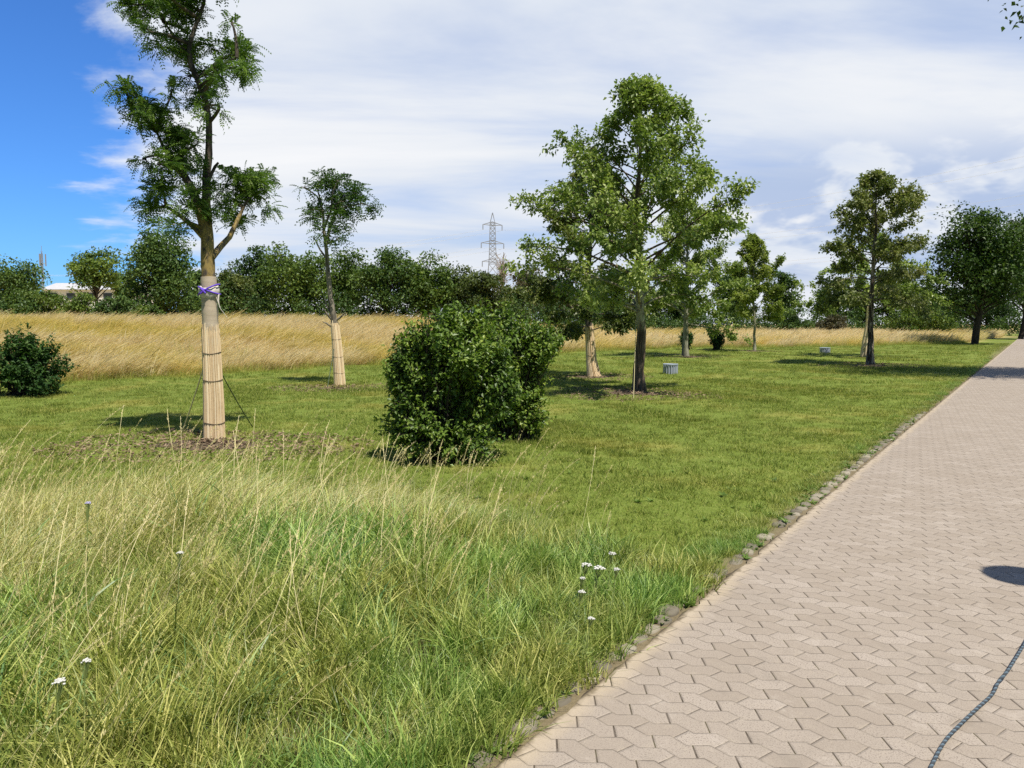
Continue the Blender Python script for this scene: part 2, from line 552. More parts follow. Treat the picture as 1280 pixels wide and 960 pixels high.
    b.inputs['Roughness'].default_value = .9
    b.inputs['Specular IOR Level'].default_value = .2
    return m


M['ground'] = ground_mat()
M['paver'] = paver_mat()
M['sett'] = tint_mat('granite_sett', [(0, (.15, .13, .095)), (.5, (.235, .205, .15)), (1, (.33, .29, .215))])
M['mulch'] = plain_mat('mulch_soil', (.13, .098, .062), .95, 0, .5, 14)


def rope_mat():
    m, t, b = new_mat('twisted_rope')
    uv = t.n('ShaderNodeAttribute', attribute_name='tint').outputs['Fac']
    col = t.ramp(uv, [(0, (.045, .05, .055)), (.45, (.07, .09, .11)), (.55, (.10, .145, .185)), (1, (.15, .21, .25))])
    t.link(col, b.inputs['Base Color'])
    return m


M['leash'] = rope_mat()

# ------------------------------------------------------------------ ground
TALL = np.array([[1.15, 4.5], [.75, 5.1], [.3, 6.0], [-1.0, 6.9], [-3, 7.0], [-7, 6.8], [-14, 6.4]])


def tall_inside(x, y):
    """how far (m) a spot lies inside the unmown strip by the path, negative outside"""
    top = np.interp(x, TALL[::-1, 0], TALL[::-1, 1])
    q, s = path_q(x, y)
    return np.minimum(top - y, np.where(x > 1.15, -1.0, 10))


def make_ground():
    def axis(a0, a1, step, far, g=1.13):
        core = np.arange(a0, a1, step)
        out, s, p = [], step, a1
        while p < far:
            out.append(p); s *= g; p += s
        out.append(far)
        lo, s, p = [], step, a0 - step
        while p > -far:
            lo.append(p); s *= g; p -= s
        lo.append(-far)
        return np.concatenate([lo[::-1], core, out])
    xs = axis(-18, 22, .2, 3000)
    ys = axis(-3, 50, .25, 3000)
    X, Y = np.meshgrid(xs, ys)
    Z = H(X, Y)
    nx, ny = len(xs), len(ys)
    mb = MB()
    i = np.arange(ny - 1)[:, None] * nx + np.arange(nx - 1)[None, :]
    f = np.stack([i, i + 1, i + nx + 1, i + nx], -1).reshape(-1, 4)
    mb.add(np.stack([X, Y, Z], -1), f)
    o = mb.build('ground', M['ground'], smooth=True)
    me = o.data
    md = smooth((Y - yb(X)) / 1.0)
    q, s = path_q(X, Y)
    md = md * smooth((q - 1.5) / 2)
    tl = smooth(tall_inside(X, Y) / .6 + .3) * (q > -.1) * (Y > -20)
    for nm, arr in (('meadow', md), ('tall', tl), ('kerbside', smooth((.30 - q) / .2) * (q > -.6))):
        a = me.attributes.new(nm, 'FLOAT', 'POINT')
        a.data.foreach_set('value', arr.astype(np.float32).ravel())
    tag(o, 'gently rolling ground under the mown lawn and meadow', 'ground', kind='structure')


make_ground()


def make_path():
    me = bpy.data.meshes.new('path')
    ys = np.concatenate([np.arange(-12, -2, 1.0), np.arange(-2, 16, .06), np.arange(16, 40, .5), np.arange(40, 220, 8.0)])
    vs, fs = [], []
    for y in ys:
        e = rng.normal() * .007 + .008 * math.sin(y * 7) + .006 * math.sin(y * 17.3)
        vs += [(e, y, 0), (PATH_W, y, 0), (e, y, -.08), (PATH_W, y, -.08)]
    for i in range(len(ys) - 1):
        a = i * 4
        fs += [(a, a + 1, a + 5, a + 4), (a + 2, a, a + 4, a + 6), (a + 1, a + 3, a + 7, a + 5)]
    me.from_pydata(vs, [], fs)
    me.materials.append(M['paver'])
    o = bpy.data.objects.new('path', me)
    COL.objects.link(o)
    o.location = (PA[0], PA[1], .012)
    o.rotation_euler.z = math.atan2(PDIR[1], PDIR[0]) - math.pi / 2
    tag(o, 'beige footpath of interlocking zigzag concrete pavers', 'path', kind='structure')


make_path()


def make_setts():
    mb = MB()
    s = -3.0
    while s < 13.5:
        ln = rng.uniform(.10, .16)
        wd = rng.uniform(.09, .125)
        if rng.random() > .02 + .008 * s:
            q = .025 + wd / 2 + rng.normal() * .008
            c = PA + PDIR * (s + ln / 2) + PNRM * q
            top = .016 + rng.uniform(-.014, .012)
            ang = math.atan2(PDIR[1], PDIR[0]) + rng.normal() * .09
            # rounded irregular stone: 3 rings of 8
            a = np.arange(10) / 10 * 2 * math.pi
            sq = 1 / np.maximum(np.abs(np.cos(a)), np.abs(np.sin(a))) ** .75
            rr = sq * (1 + rng.normal(size=10) * .05)
            rings = []
            for k, (sc, z) in enumerate([(1, -.09), (1.0, top - .018), (.93, top - .004), (.62, top + .003)]):
                lx, ly = np.cos(a) * rr * ln * .46 * sc, np.sin(a) * rr * wd * .46 * sc
                rings.append(np.stack([c[0] + lx * math.cos(ang) - ly * math.sin(ang), c[1] + lx * math.sin(ang) + ly * math.cos(ang),
                                       np.full(10, z) + rng.normal(size=10) * .002], -1))
            v = np.concatenate(rings + [[[c[0], c[1], top + .004]]])
            f = []
            for k in range(3):
                for j in range(10):
                    f.append([k * 10 + j, k * 10 + (j + 1) % 10, k * 10 + 10 + (j + 1) % 10, k * 10 + 10 + j])
            tt = rng.random()
            mb.add(v, f, tt)
            mb.add(v, [[30 + j, 30 + (j + 1) % 10, 40] for j in range(10)], tt)
        s += ln + rng.uniform(.0, .022)
    o = mb.build('kerb', M['sett'], smooth=True)
    tag(o, 'row of small grey granite setts edging the path', 'kerb', kind='structure')


make_setts()

# ------------------------------------------------------------------ grass scattering
PROTO = {}


def blades(mb, n, h0, h1, w, spread, bend, lean=(0, 0), nseg=3, tint=(0, 1), sharp=1.0):
    h = rng.uniform(h0, h1, n)
    a = rng.uniform(0, 2 * math.pi, n)
    r = spread * np.sqrt(rng.random(n))
    base = np.stack([r * np.cos(a), r * np.sin(a), np.full(n, -.02)], -1)
    b = rng.uniform(.25, 1, n) * bend
    a2 = a + rng.normal(size=n) * .9
    dirv = np.stack([np.cos(a2) * b + lean[0], np.sin(a2) * b + lean[1], np.zeros(n)], -1)
    sa = rng.uniform(0, math.pi, n)
    side = np.stack([np.cos(sa), np.sin(sa), np.zeros(n)], -1)
    ww = w * rng.uniform(.6, 1.3, n)
    ring = []
    for k in range(nseg + 1):
        t = k / nseg
        sag = 1 - .28 * t * t * np.minimum(1.5, np.linalg.norm(dirv, axis=1))
        p = base + dirv * (h * t ** 1.8)[:, None] + np.array([0, 0, 1]) * (h * t * sag)[:, None]
        wk = ww * (1 - t ** 1.5 * .92) * .5
        ring.append(p + side * wk[:, None]); ring.append(p - side * wk[:, None])
    v = np.stack(ring, 1).reshape(-1, 3)
    m = 2 * (nseg + 1)
    i = np.arange(n)[:, None] * m
    fs = []
    tv = rng.uniform(tint[0], tint[1], n)
    for k in range(nseg):
        fs.append(i + np.array([[2 * k, 2 * k + 1, 2 * k + 3, 2 * k + 2]]))
    f = np.stack(fs, 1).reshape(-1, 4)
    mb.add(v, f, np.repeat(tv, nseg))


def stalks(mb, n, h0, h1, spread, lean, head=.28, w=.0035, mi=0):
    for _ in range(n):
        h = rng.uniform(h0, h1)
        a = rng.uniform(0, 2 * math.pi)
        r = spread * math.sqrt(rng.random())
        b = np.array([r * math.cos(a), r * math.sin(a), 0])
        l = np.array([lean[0] + rng.normal() * .18, lean[1] + rng.normal() * .18, 0])
        ts = np.linspace(0, 1, 6)
        p = b + l * (h * ts ** 1.9)[:, None] + np.array([0, 0, 1]) * (h * ts * (1 - .15 * ts))[:, None]
        tn = rng.random()
        sd = np.array([math.cos(a * 3), math.sin(a * 3), 0]) * w
        v = np.stack([p + sd * .5, p - sd * .5], 1).reshape(-1, 3)
        mb.add(v, [[2 * k, 2 * k + 1, 2 * k + 3, 2 * k + 2] for k in range(5)], tn, mi)
        k = int(14 + 10 * rng.random())
        tt = 1 - head * rng.random(k) ** .8
        c = b + l * (h * tt ** 1.9)[:, None] + np.array([0, 0, 1]) * (h * tt * (1 - .15 * tt))[:, None]
        ax = unit(k) * .6 + np.array([l[0], l[1], .9])
        mb.leaves(c, ax, unit(k), rng.uniform(.012, .024, k), .0042, np.clip(tn + rng.normal(size=k) * .2, 0, 1), mi=mi)


def proto_coll(key, objs):
    c = bpy.data.collections.new(key)
    for o in objs:
        c.objects.link(o)
    return c


def mk(name, mats, fn, count=3):
    out = []
    for i in range(count):
        mb = MB()
        fn(mb)
        out.append(mb.build(name if i == 0 else '%s.%03d' % (name, i), mats, link=False))
    return out


LEAN = (.34, .10)          # the wind leans the long grass to the right
lawn_c = proto_coll('lawn_tufts', mk('lawn_tuft', M['lawn_blade'], lambda m: blades(m, 44, .018, .070, .0062, .11, .9, nseg=2), 4))
lush_c = proto_coll('lush_tufts', mk('lush_tuft', M['lush_blade'], lambda m: (blades(m, 22, .14, .52, .0115, .09, .85, (.14, .02), nseg=4), blades(m, 10, .10, .40, .006, .11, .9, (.2, .02), nseg=3)), 5))
broad_c = proto_coll('broad_tufts', mk('broad_tuft', M['broad_blade'], lambda m: blades(m, 9, .25, .5, .022, .04, 1.1, (.1, 0), nseg=5), 3))
hay_c = proto_coll('hay_tufts', mk('hay_tuft', M['hay_blade'], lambda m: ((blades(m, 24, .16, .54, .0080, .11, .85, (.42, .08), nseg=4), blades(m, 12, .2, .6, .0045, .12, .8, (.55, .1), nseg=4, tint=(.4, 1)))), 5))
short_c = proto_coll('short_tufts', mk('short_tuft', M['lush_blade'], lambda m: blades(m, 40, .06, .22, .008, .09, .85, nseg=3), 4))
stalk_c = proto_coll('stalk_tufts', mk('stalk_tuft', M['stalk'], lambda m: stalks(m, 3, .44, .84, .10, LEAN, .22, .0028), 6))
mead_c = proto_coll('meadow_tufts', mk('meadow_tuft', M['meadow_blade'], lambda m: (blades(m, 32, .26, .64, .018, .24, .7, (.75, .05), nseg=3), stalks(m, 9, .42, .72, .22, (.75, .05), .40, .015)), 5))
fringe_c = proto_coll('fringe_tufts', mk('fringe_tuft', M['fringe_blade'], lambda m: blades(m, 30, .12, .42, .011, .2, .5, (.2, .05), nseg=3), 4))


def weed_proto(m):
    n = 11
    a = rng.uniform(0, 2 * math.pi, n)
    ax = np.stack([np.cos(a), np.sin(a), rng.uniform(.15, .8, n)], -1)
    m.leaves(np.zeros((n, 3)) + rng.normal(size=(n, 3)) * .012 * np.array([1, 1, 0]), ax, np.tile([0, 0, 1.], (n, 1)), rng.uniform(.05, .11, n), rng.uniform(.022, .042, n), rng.random(n))


weed_c = proto_coll('weed_rosettes', mk('weed_rosette', M['weed'], weed_proto, 4))


def scatter(name, xy, coll, scl, tilt=.12, npick=4, zoff=0.0, label='', cat='grass'):
    n = len(xy)
    z = H(xy[:, 0], xy[:, 1])
    z = np.where(z < -.02, 0.0, z) + zoff
    me = bpy.data.meshes.new(name)
    me.vertices.add(n)
    me.vertices.foreach_set('co', np.stack([xy[:, 0], xy[:, 1], z], -1).astype(np.float32).ravel())
    rot = np.stack([rng.normal(size=n) * tilt, rng.normal(size=n) * tilt, rng.uniform(-.5, .5, n) if tilt < .1 else rng.uniform(-.9, .9, n)], -1)
    if coll in (lawn_c, short_c, weed_c, lush_c, broad_c):
        rot[:, 2] = rng.uniform(0, 6.28, n)
    a = me.attributes.new('rot', 'FLOAT_VECTOR', 'POINT'); a.data.foreach_set('vector', rot.astype(np.float32).ravel())
    a = me.attributes.new('scl', 'FLOAT', 'POINT'); a.data.foreach_set('value', np.broadcast_to(scl, (n,)).astype(np.float32))
    a = me.attributes.new('pick', 'INT', 'POINT'); a.data.foreach_set('value', rng.integers(0, npick, n).astype(np.int32))
    o = bpy.data.objects.new(name, me)
    COL.objects.link(o)
    ng = bpy.data.node_groups.new(name + '_scatter', 'GeometryNodeTree')
    ng.interface.new_socket('Geometry', in_out='INPUT', socket_type='NodeSocketGeometry')
    ng.interface.new_socket('Geometry', in_out='OUTPUT', socket_type='NodeSocketGeometry')
    gi, go = ng.nodes.new('NodeGroupInput'), ng.nodes.new('NodeGroupOutput')
    ci = ng.nodes.new('GeometryNodeCollectionInfo')
    ci.inputs['Collection'].default_value = coll
    ci.inputs['Separate Children'].default_value = True
    ci.inputs['Reset Children'].default_value = True
    ip = ng.nodes.new('GeometryNodeInstanceOnPoints')
    ip.inputs['Pick Instance'].default_value = True

    def na(nm, ty):
        nd = ng.nodes.new('GeometryNodeInputNamedAttribute')
        nd.data_type = ty
        nd.inputs['Name'].default_value = nm
        return [s for s in nd.outputs if s.enabled][0]
    L = ng.links.new
    L(gi.outputs[0], ip.inputs['Points'])
    L(ci.outputs[0], ip.inputs['Instance'])
    L(na('pick', 'INT'), ip.inputs['Instance Index'])
    L(na('rot', 'FLOAT_VECTOR'), ip.inputs['Rotation'])
    L(na('scl', 'FLOAT'), ip.inputs['Scale'])
    L(ip.outputs[0], go.inputs[0])
    md = o.modifiers.new('scatter', 'NODES')
    md.node_group = ng
    tag(o, label, cat, kind='stuff')
    return o


def sample(x0, x1, y0, y1, dens):
    n = int((x1 - x0) * (y1 - y0) * dens)
    return np.stack([rng.uniform(x0, x1, n), rng.uniform(y0, y1, n)], -1)


def in_view(p, m=1.6, k=.72):
    return np.abs(p[:, 0]) < k * p[:, 1] + m


def vnoise(x, y, s, seed=0):
    return (np.sin(x * s + seed) * np.cos(y * s * 1.17 + seed * 1.7) + .6 * np.sin((x + y) * s * 1.9 + seed * 2.3) + .4 * np.cos((x - 1.3 * y) * s * 3.1 + seed)) / 2


MULCH = []      # (x, y, rx, ry) of the mulch beds


def add_mulch(px, py, rx, ry, dens, label):
    c = G(px, py)
    MULCH.append((c[0], c[1], rx, ry))
    mb = MB()
    n = 26
    a = np.arange(n) / n * 2 * math.pi
    rr = .34 * (1 + .10 * np.sin(a * 3 + px) + .08 * np.sin(a * 5 + py) + rng.normal(size=n) * .05)
    rings = []
    for sc, dz in ((1, .004), (.6, .018), (.25, .026)):
        X = c[0] + np.cos(a) * rr * rx * sc
        Y = c[1] + np.sin(a) * rr * ry * sc
        rings.append(np.stack([X, Y, H(X, Y) + dz], -1))
    v = np.concatenate(rings + [[[c[0], c[1], c[2] + .045]]])
    f = [[k * n + j, k * n + (j + 1) % n, k * n + n + (j + 1) % n, k * n + n + j] for k in range(2) for j in range(n)]
    mb.add(v, f, .3, 0)
    mb.add(v, [[2 * n + j, 2 * n + (j + 1) % n, 3 * n] for j in range(n)], .3, 0)
    m = int(2.0 * dens * rx * ry)
    rad = rng.random(m) ** .72 * 1.15
    an = rng.uniform(0, 6.28, m)
    X = c[0] + np.cos(an) * rad * rx
    Y = c[1] + np.sin(an) * rad * ry
    C = np.stack([X, Y, H(X, Y) + .024 + .018 * np.clip(1 - rad, 0, 1) + rng.normal(size=m) * .006], -1)
    ax = unit(m) * np.array([1, 1, .25])
    mb.leaves(C, ax, np.tile([0, 0, 1.], (m, 1)) + rng.normal(size=(m, 3)) * .45, rng.uniform(.03, .09, m), rng.uniform(.012, .035, m), rng.random(m), .05, 1)
    o = mb.build('mulch', [M['mulch'], M['chip']])
    tag(o, label, 'mulch', kind='stuff')


add_mulch(262, 556, 1.9, 1.15, 700, 'brown bark mulch round the foot of the tall wrapped tree')
add_mulch(422, 486, 1.5, 1.3, 420, 'brown mulch bed under the small umbrella-crowned tree')
add_mulch(795, 491, 1.75, 1.6, 460, 'reddish brown mulch bed under the tall pyramidal tree')
add_mulch(742, 471, 1.6, 1.5, 300, 'thin dark mulch strip under the wrapped tree behind the pyramidal tree')
add_mulch(862, 446, 1.8, 1.8, 200, 'thin mulch under the pale trunk right of the ribbed bin')
add_mulch(1087, 457, 2.0, 1.8, 260, 'earthy brown patch under the tree with peeling bark')
add_mulch(944, 439, 1.5, 1.6, 150, 'faint brown patch under the slender young tree')


def mulch_keep(p):
    k = np.ones(len(p))
    for x, y, rx, ry in MULCH:
        r = np.hypot((p[:, 0] - x) / rx, (p[:, 1] - y) / ry)
        k = np.minimum(k, np.clip((r - .25) / .85, .06, 1))
    return rng.random(len(p)) < k


def make_grass():
    # mown lawn, thinner with distance
    parts, scl = [], []
    for (y0, y1, dens, sc) in ((3.6, 8, 150, .95), (8, 13, 95, 1.05), (13, 20, 48, 1.25), (20, 32, 20, 1.6), (32, 64, 5, 2.2)):
        p = sample(-.75 * y1 - 2, .75 * y1 + 2, y0, y1, dens)
        p = p[in_view(p)]
        q, s = path_q(p[:, 0], p[:, 1])
        ok = ((q > .20 + .05 * rng.normal(size=len(p))) | (q < -PATH_W - .08)) & (p[:, 1] < yb(p[:, 0]) + .4) & (tall_inside(p[:, 0], p[:, 1]) < .5)
        p = p[ok]
        p = p[mulch_keep(p)]
        parts.append(p)
        scl.append(sc * rng.uniform(.7, 1.25, len(p)) * (1 + .22 * vnoise(p[:, 0], p[:, 1], 1.1, 3)))
    scatter('lawn_grass', np.concatenate(parts), lawn_c, np.concatenate(scl), .1, 4, 0, 'short mown green lawn grass between the trees and the path')

    # verge right of the path
    p = sample(.5, 40, -4, 40, 16)
    q, s = path_q(p[:, 0], p[:, 1])
    p = p[(q < -PATH_W - .05) & (q > -PATH_W - 3.5)]
    scatter('verge_grass', p, lawn_c, rng.uniform(1, 1.7, len(p)), .12, 4, 0, 'short grass verge along the far side of the path')

    # unmown strip
    p = sample(-8, 1.8, .6, 7.4, 230)
    p = p[in_view(p, 2.2, .8)]
    q, s = path_q(p[:, 0], p[:, 1])
    ins = tall_inside(p[:, 0], p[:, 1]) + .35 * vnoise(p[:, 0], p[:, 1], 2.3, 1)
    ok = (q > .23 + .10 * rng.random(len(p))) & (ins > 0) & (rng.random(len(p)) < np.clip(.52 + .85 * vnoise(p[:, 0], p[:, 1], 7.0, 6), np.interp(p[:, 1], [3.2, 4.5], [.30, .10]), 1))
    p, q, ins = p[ok], q[ok], ins[ok]
    hn = .5 + .5 * vnoise(p[:, 0], p[:, 1], 1.5, 5) + .45 * vnoise(p[:, 0], p[:, 1], 5.5, 8)
    hgt = np.clip(.42 + .5 * np.clip(q - .2, 0, 1.6) / 1.6, .4, .92) * (.7 + .5 * hn)
    hgt = np.maximum(hgt, .34)
    hgt *= np.clip(.42 + ins * np.interp(p[:, 0], [-2.5, .2], [.55, .30]), .42, 1) * rng.uniform(.75, 1.2, len(p))
    # dry hay-coloured towards the left and the far side, lush nearer and to the right
    dry = .85 * smooth((-p[:, 0] * .62 - .70 + (p[:, 1] - 4.0) * .80 + 1.25 * vnoise(p[:, 0], p[:, 1], 1.2, 9)) / 2.2)
    cl = smooth(1.3 - np.hypot((p[:, 0] + .25) / .75, (p[:, 1] - 5.2) / .65))         # the dark lush clump mid-strip
    dry = dry * (1 - .85 * cl)
    hgt = hgt * (1 + .10 * cl)
    isdry = rng.random(len(p)) < dry
    g_ = (~isdry) & (vnoise(p[:, 0], p[:, 1], 3.1, 12) > .02) & (rng.random(len(p)) < .42)
    scatter('broad_grass', p[g_], broad_c, hgt[g_] * .95, .15, 3, 0, 'broad bluish green grass leaves among the long grass')
    scatter('lush_grass', p[~isdry], lush_c, hgt[~isdry] * 1.02, .13, 5, 0, 'long lush green grass beside the near end of the path')
    scatter('dry_grass', p[isdry], hay_c, hgt[isdry] * 1.0, .13, 5, 0, 'long yellowing unmown grass in the left foreground')

    # short grass and thatch between the tufts
    p = sample(-6, 1.6, 1.2, 5.6, 95)
    p = p[in_view(p, 1.6, .8)]
    q, s = path_q(p[:, 0], p[:, 1])
    p = p[(q > .2) & (tall_inside(p[:, 0], p[:, 1]) > -.2)]
    th = rng.random(len(p)) < .35
    scatter('short_grass', p[~th], short_c, rng.uniform(.7, 1.4, (~th).sum()), .2, 4, 0, 'short green grass filling in between the long tufts')
    scatter('thatch', p[th], hay_c, rng.uniform(.28, .5, th.sum()), .5, 5, 0, 'dry bent thatch low between the long green tufts')

    # seed stalks
    p = sample(-9, 1.0, 1.6, 8.9, 26)
    p = p[in_view(p, 2.0, .8)]
    q, s = path_q(p[:, 0], p[:, 1])
    ins = tall_inside(p[:, 0], p[:, 1])
    w = smooth((-p[:, 0] + .6 + (p[:, 1] - 4) * .4) / 2.5) * np.clip((ins + .7) / 1.2, 0, 1)
    p = p[(q > .7) & (rng.random(len(p)) < w)]
    tall_ = sample(-8, -1.2, 4.2, 7.6, 4.5)
    p = np.concatenate([p, tall_])
    scatter('grass_stalks', p, stalk_c, np.concatenate([rng.uniform(.65, 1.1, len(p) - len(tall_)), rng.uniform(.9, 1.3, len(tall_))]), .14, 6, 0, 'thin straw-coloured seed stalks rising out of the long grass')

    # ragged edge by the setts
    s = np.where(rng.random(4200) < .35, rng.uniform(-2.5, 4, 4200), rng.uniform(-2.5, 40, 4200))
    q = np.abs(rng.normal(size=4200)) * .17 + .05
    p = (PA[None, :] + PDIR[None, :] * s[:, None] + PNRM[None, :] * q[:, None])[:, :2]
    keep = rng.random(4200) < np.where((q < .17) & (s < 12.5), .17, .95) * np.clip(1.2 - s / 34, .3, 1)
    p = p[keep]
    scatter('edge_grass', p, short_c, rng.uniform(.35, 1.0, len(p)) * np.where(path_q(p[:, 0], p[:, 1])[1] > 2.5, .55, 1), .2, 4, 0, 'ragged grass growing over the setts at the path edge')
    s = rng.uniform(-2.5, 12, 180)
    q = np.abs(rng.normal(size=180)) * .14 + .03
    p = (PA[None, :] + PDIR[None, :] * s[:, None] + PNRM[None, :] * q[:, None])[:, :2]
    p2 = sample(-3, 3, 4.5, 9, 2)
    q2, _ = path_q(p2[:, 0], p2[:, 1])
    p = np.concatenate([p, p2[(q2 > .3)]])
    scatter('weeds', p, weed_c, rng.uniform(.3, .75, len(p)), .2, 4, .005, 'low broad-leaved weeds along the edge of the path', 'weeds')

    # dry meadow
    parts, sc = [], []
    for (y0, y1, dens, s_) in ((15, 30, 17, 1.0), (30, 48, 12, 1.1), (48, 105, 4.5, 1.35)):
        p = sample(-.8 * y1, .8 * y1, y0, y1, dens)
        p = p[in_view(p, 3)]
        d = p[:, 1] - yb(p[:, 0])
        q, _ = path_q(p[:, 0], p[:, 1])
        ok = (d > 0 + .6 * vnoise(p[:, 0], p[:, 1], .9, 2)) & (d < np.interp(p[:, 0], [-20, 5, 12, 30], [34, 38, 40, 30])) & (q > 2.0)
        p = p[ok]
        parts.append(p)
        sc.append(s_ * rng.uniform(.65, 1.15, len(p)) * (1 + .25 * vnoise(p[:, 0], p[:, 1], .5, 7) + .22 * vnoise(p[:, 0], p[:, 1], 1.6, 3)))
    scatter('meadow_grass', np.concatenate(parts), mead_c, np.concatenate(sc), .09, 5, 0, 'tall dry golden meadow grass behind the lawn', 'grass')
    wd_ = sample(-40, 60, 20, 75, 3.0)
    dw = wd_[:, 1] - yb(wd_[:, 0])
    wd_ = wd_[(dw > 1.5) & (dw < 30) & (vnoise(wd_[:, 0] * .6, wd_[:, 1], .55, 21) > .62) & (path_q(wd_[:, 0], wd_[:, 1])[0] > 3)]
    p = sample(-40, 60, 14, 66, 16)
    p = p[in_view(p, 3)]
    d = p[:, 1] - yb(p[:, 0])
    q, _ = path_q(p[:, 0], p[:, 1])
    p = p[(np.abs(d + .3 * vnoise(p[:, 0], p[:, 1], 1.2, 4)) < .8) & (q > 1.5)]
    p = np.concatenate([p, wd_])
    scatter('meadow_fringe', p, fringe_c, np.concatenate([rng.uniform(.5, 1.1, len(p) - len(wd_)), rng.uniform(1.3, 2.3, len(wd_))]), .1, 4, 0, 'greenish longer grass where the lawn meets the meadow')


make_grass()

# ------------------------------------------------------------------ trees
def curve_pts(p0, p1, sag=0.0, jit=.05, n=6):
    t = np.linspace(0, 1, n)
    L = np.linalg.norm(p1 - p0)
    pts = p0 + (p1 - p0) * t[:, None]
    off = rng.normal(size=3) * jit * L
    pts += off * (np.sin(t * math.pi))[:, None]
    pts[:, 2] += sag * L * np.sin(t * math.pi)
    return pts


def pinnate(mb, base, axis, n_pairs, length, leaf, tint):
    """feathery compound leaves: pairs of small leaflets along a drooping stalk"""
    n = len(base)
    axis = axis / np.linalg.norm(axis, axis=1)[:, None]
    up = np.tile([0, 0, 1.], (n, 1)) + rng.normal(size=(n, 3)) * .35
    side = np.cross(axis, up); side /= np.linalg.norm(side, axis=1)[:, None] + 1e-9
    nr = np.cross(side, axis)
    C, A, N, T = [], [], [], []
    L = length * rng.uniform(.7, 1.25, n)
    for k in range(n_pairs):
        t = (k + .7) / n_pairs
        c = base + axis * (L * t)[:, None] - np.array([0, 0, 1]) * (L * .35 * t * t)[:, None]
        for sgn in (-1, 1):
            C.append(c); A.append(side * sgn + axis * .45 - np.array([0, 0, .25])); N.append(nr + rng.normal(size=(n, 3)) * .3); T.append(tint)
    C, A, N, T = map(np.concatenate, (C, A, N, T))
    mb.leaves(C, A, N, leaf * rng.uniform(.75, 1.2, len(C)), leaf * .42, np.clip(T + rng.normal(size=len(C)) * .08, 0, 1))


def reed_wrap(root, pts, rads, z0, z1, nreed, wires, name='reed_mat'):
    """a mat of upright reeds tied round the trunk"""
    pts = np.asarray(pts); rads = np.asarray(rads)

    def at(z):
        return np.array([np.interp(z, pts[:, 2], pts[:, 0]), np.interp(z, pts[:, 2], pts[:, 1]), z]), np.interp(z, pts[:, 2], rads)
    mb = MB()
    zs = np.linspace(z0, z1, 7)
    core = [at(z) for z in zs]
    mb.tube([c for c, r in core], [r * .99 for c, r in core], 18, .25)
    for k in range(nreed):
        a = k / nreed * 2 * math.pi + rng.normal() * .02
        da = rng.normal() * .03
        top = z1 + rng.normal() * .05 - abs(rng.normal()) * .03
        zz = np.linspace(z0 + rng.uniform(-.01, .02), top, 4)
        p = []
        for j, z in enumerate(zz):
            c, r = at(z)
            aa = a + da * j
            rr = r + .003 * rng.random()
            p.append(c + np.array([math.cos(aa) * rr, math.sin(aa) * rr, 0]))
        rw = 2 * math.pi * at((z0 + z1) / 2)[1] / nreed * .62
        mb.tube(p, rw * rng.uniform(.8, 1.15), 4, rng.random(), cap=False)
    mat_o = mb.build(name, M['reed'], root)
    for z in wires:
        c, r = at(z)
        wb = MB()
        a = np.linspace(0, 2 * math.pi, 25)
        wb.tube(np.stack([c[0] + np.cos(a) * (r + .009), c[1] + np.sin(a) * (r + .009), z + .012 * np.sin(a * 2 + z)], -1), .0055, 5)
        w = wb.build('tie_wire', M['wire'], None, True)
        w.data.transform(__import__('mathutils').Matrix.Translation(-Vector(root.location)))
        w.parent = mat_o
    return mat_o


def locust_clusters(mb, tw, clusters, D, pxm, nleaf, leaf, pairs, limb_from, length=.22):
    """clusters: (px, py, rx, ry, density); twigs lead from the limb towards each leaf spray"""
    for (px, py, rx, ry, dn) in clusters:
        c = P(px, py, D + rng.normal() * .35 * min(1.0, 90 / pxm) + (.9 if pxm > 70 and px > 272 and py > 200 else 0))
        rxm, rym = rx / pxm, ry / pxm
        n = int(nleaf * dn * (rxm * rym) ** .8 * 10)
        # sub sprays give an uneven outline
        ns = max(4, int(9 * dn * math.sqrt(rxm * rym) / .4))
        sub = c + unit(ns) * np.array([rxm, rxm * .9, rym]) * .88 * (rng.random((ns, 1)) ** .45)
        src = limb_from[np.argmin(np.linalg.norm(limb_from - c, axis=1) + np.maximum(0, limb_from[:, 2] - c[2]) * 2)]
        tw.tube(curve_pts(src, c, .08, .06), np.linspace(.028, .011, 6) * (90 / pxm) ** .15, 6)
        tone = rng.uniform(.3, .6)
        for s in sub:
            tw.tube(curve_pts(c + (src - c) * .15 * rng.random(), s, .08, .08, 4), np.linspace(.010, .004, 4), 4, cap=False)
            k = max(4, n // ns)
            b = s + rng.normal(size=(k, 3)) * np.array([rxm, rxm, rym * .8]) * .19
            ax = (b - c) * .8 / max(rxm, .1) + unit(k) * .7 + np.array([.05, 0, .05])
            pinnate(mb, b, ax, pairs, length, leaf, np.clip(rng.normal(tone, .2, k), 0, 1))


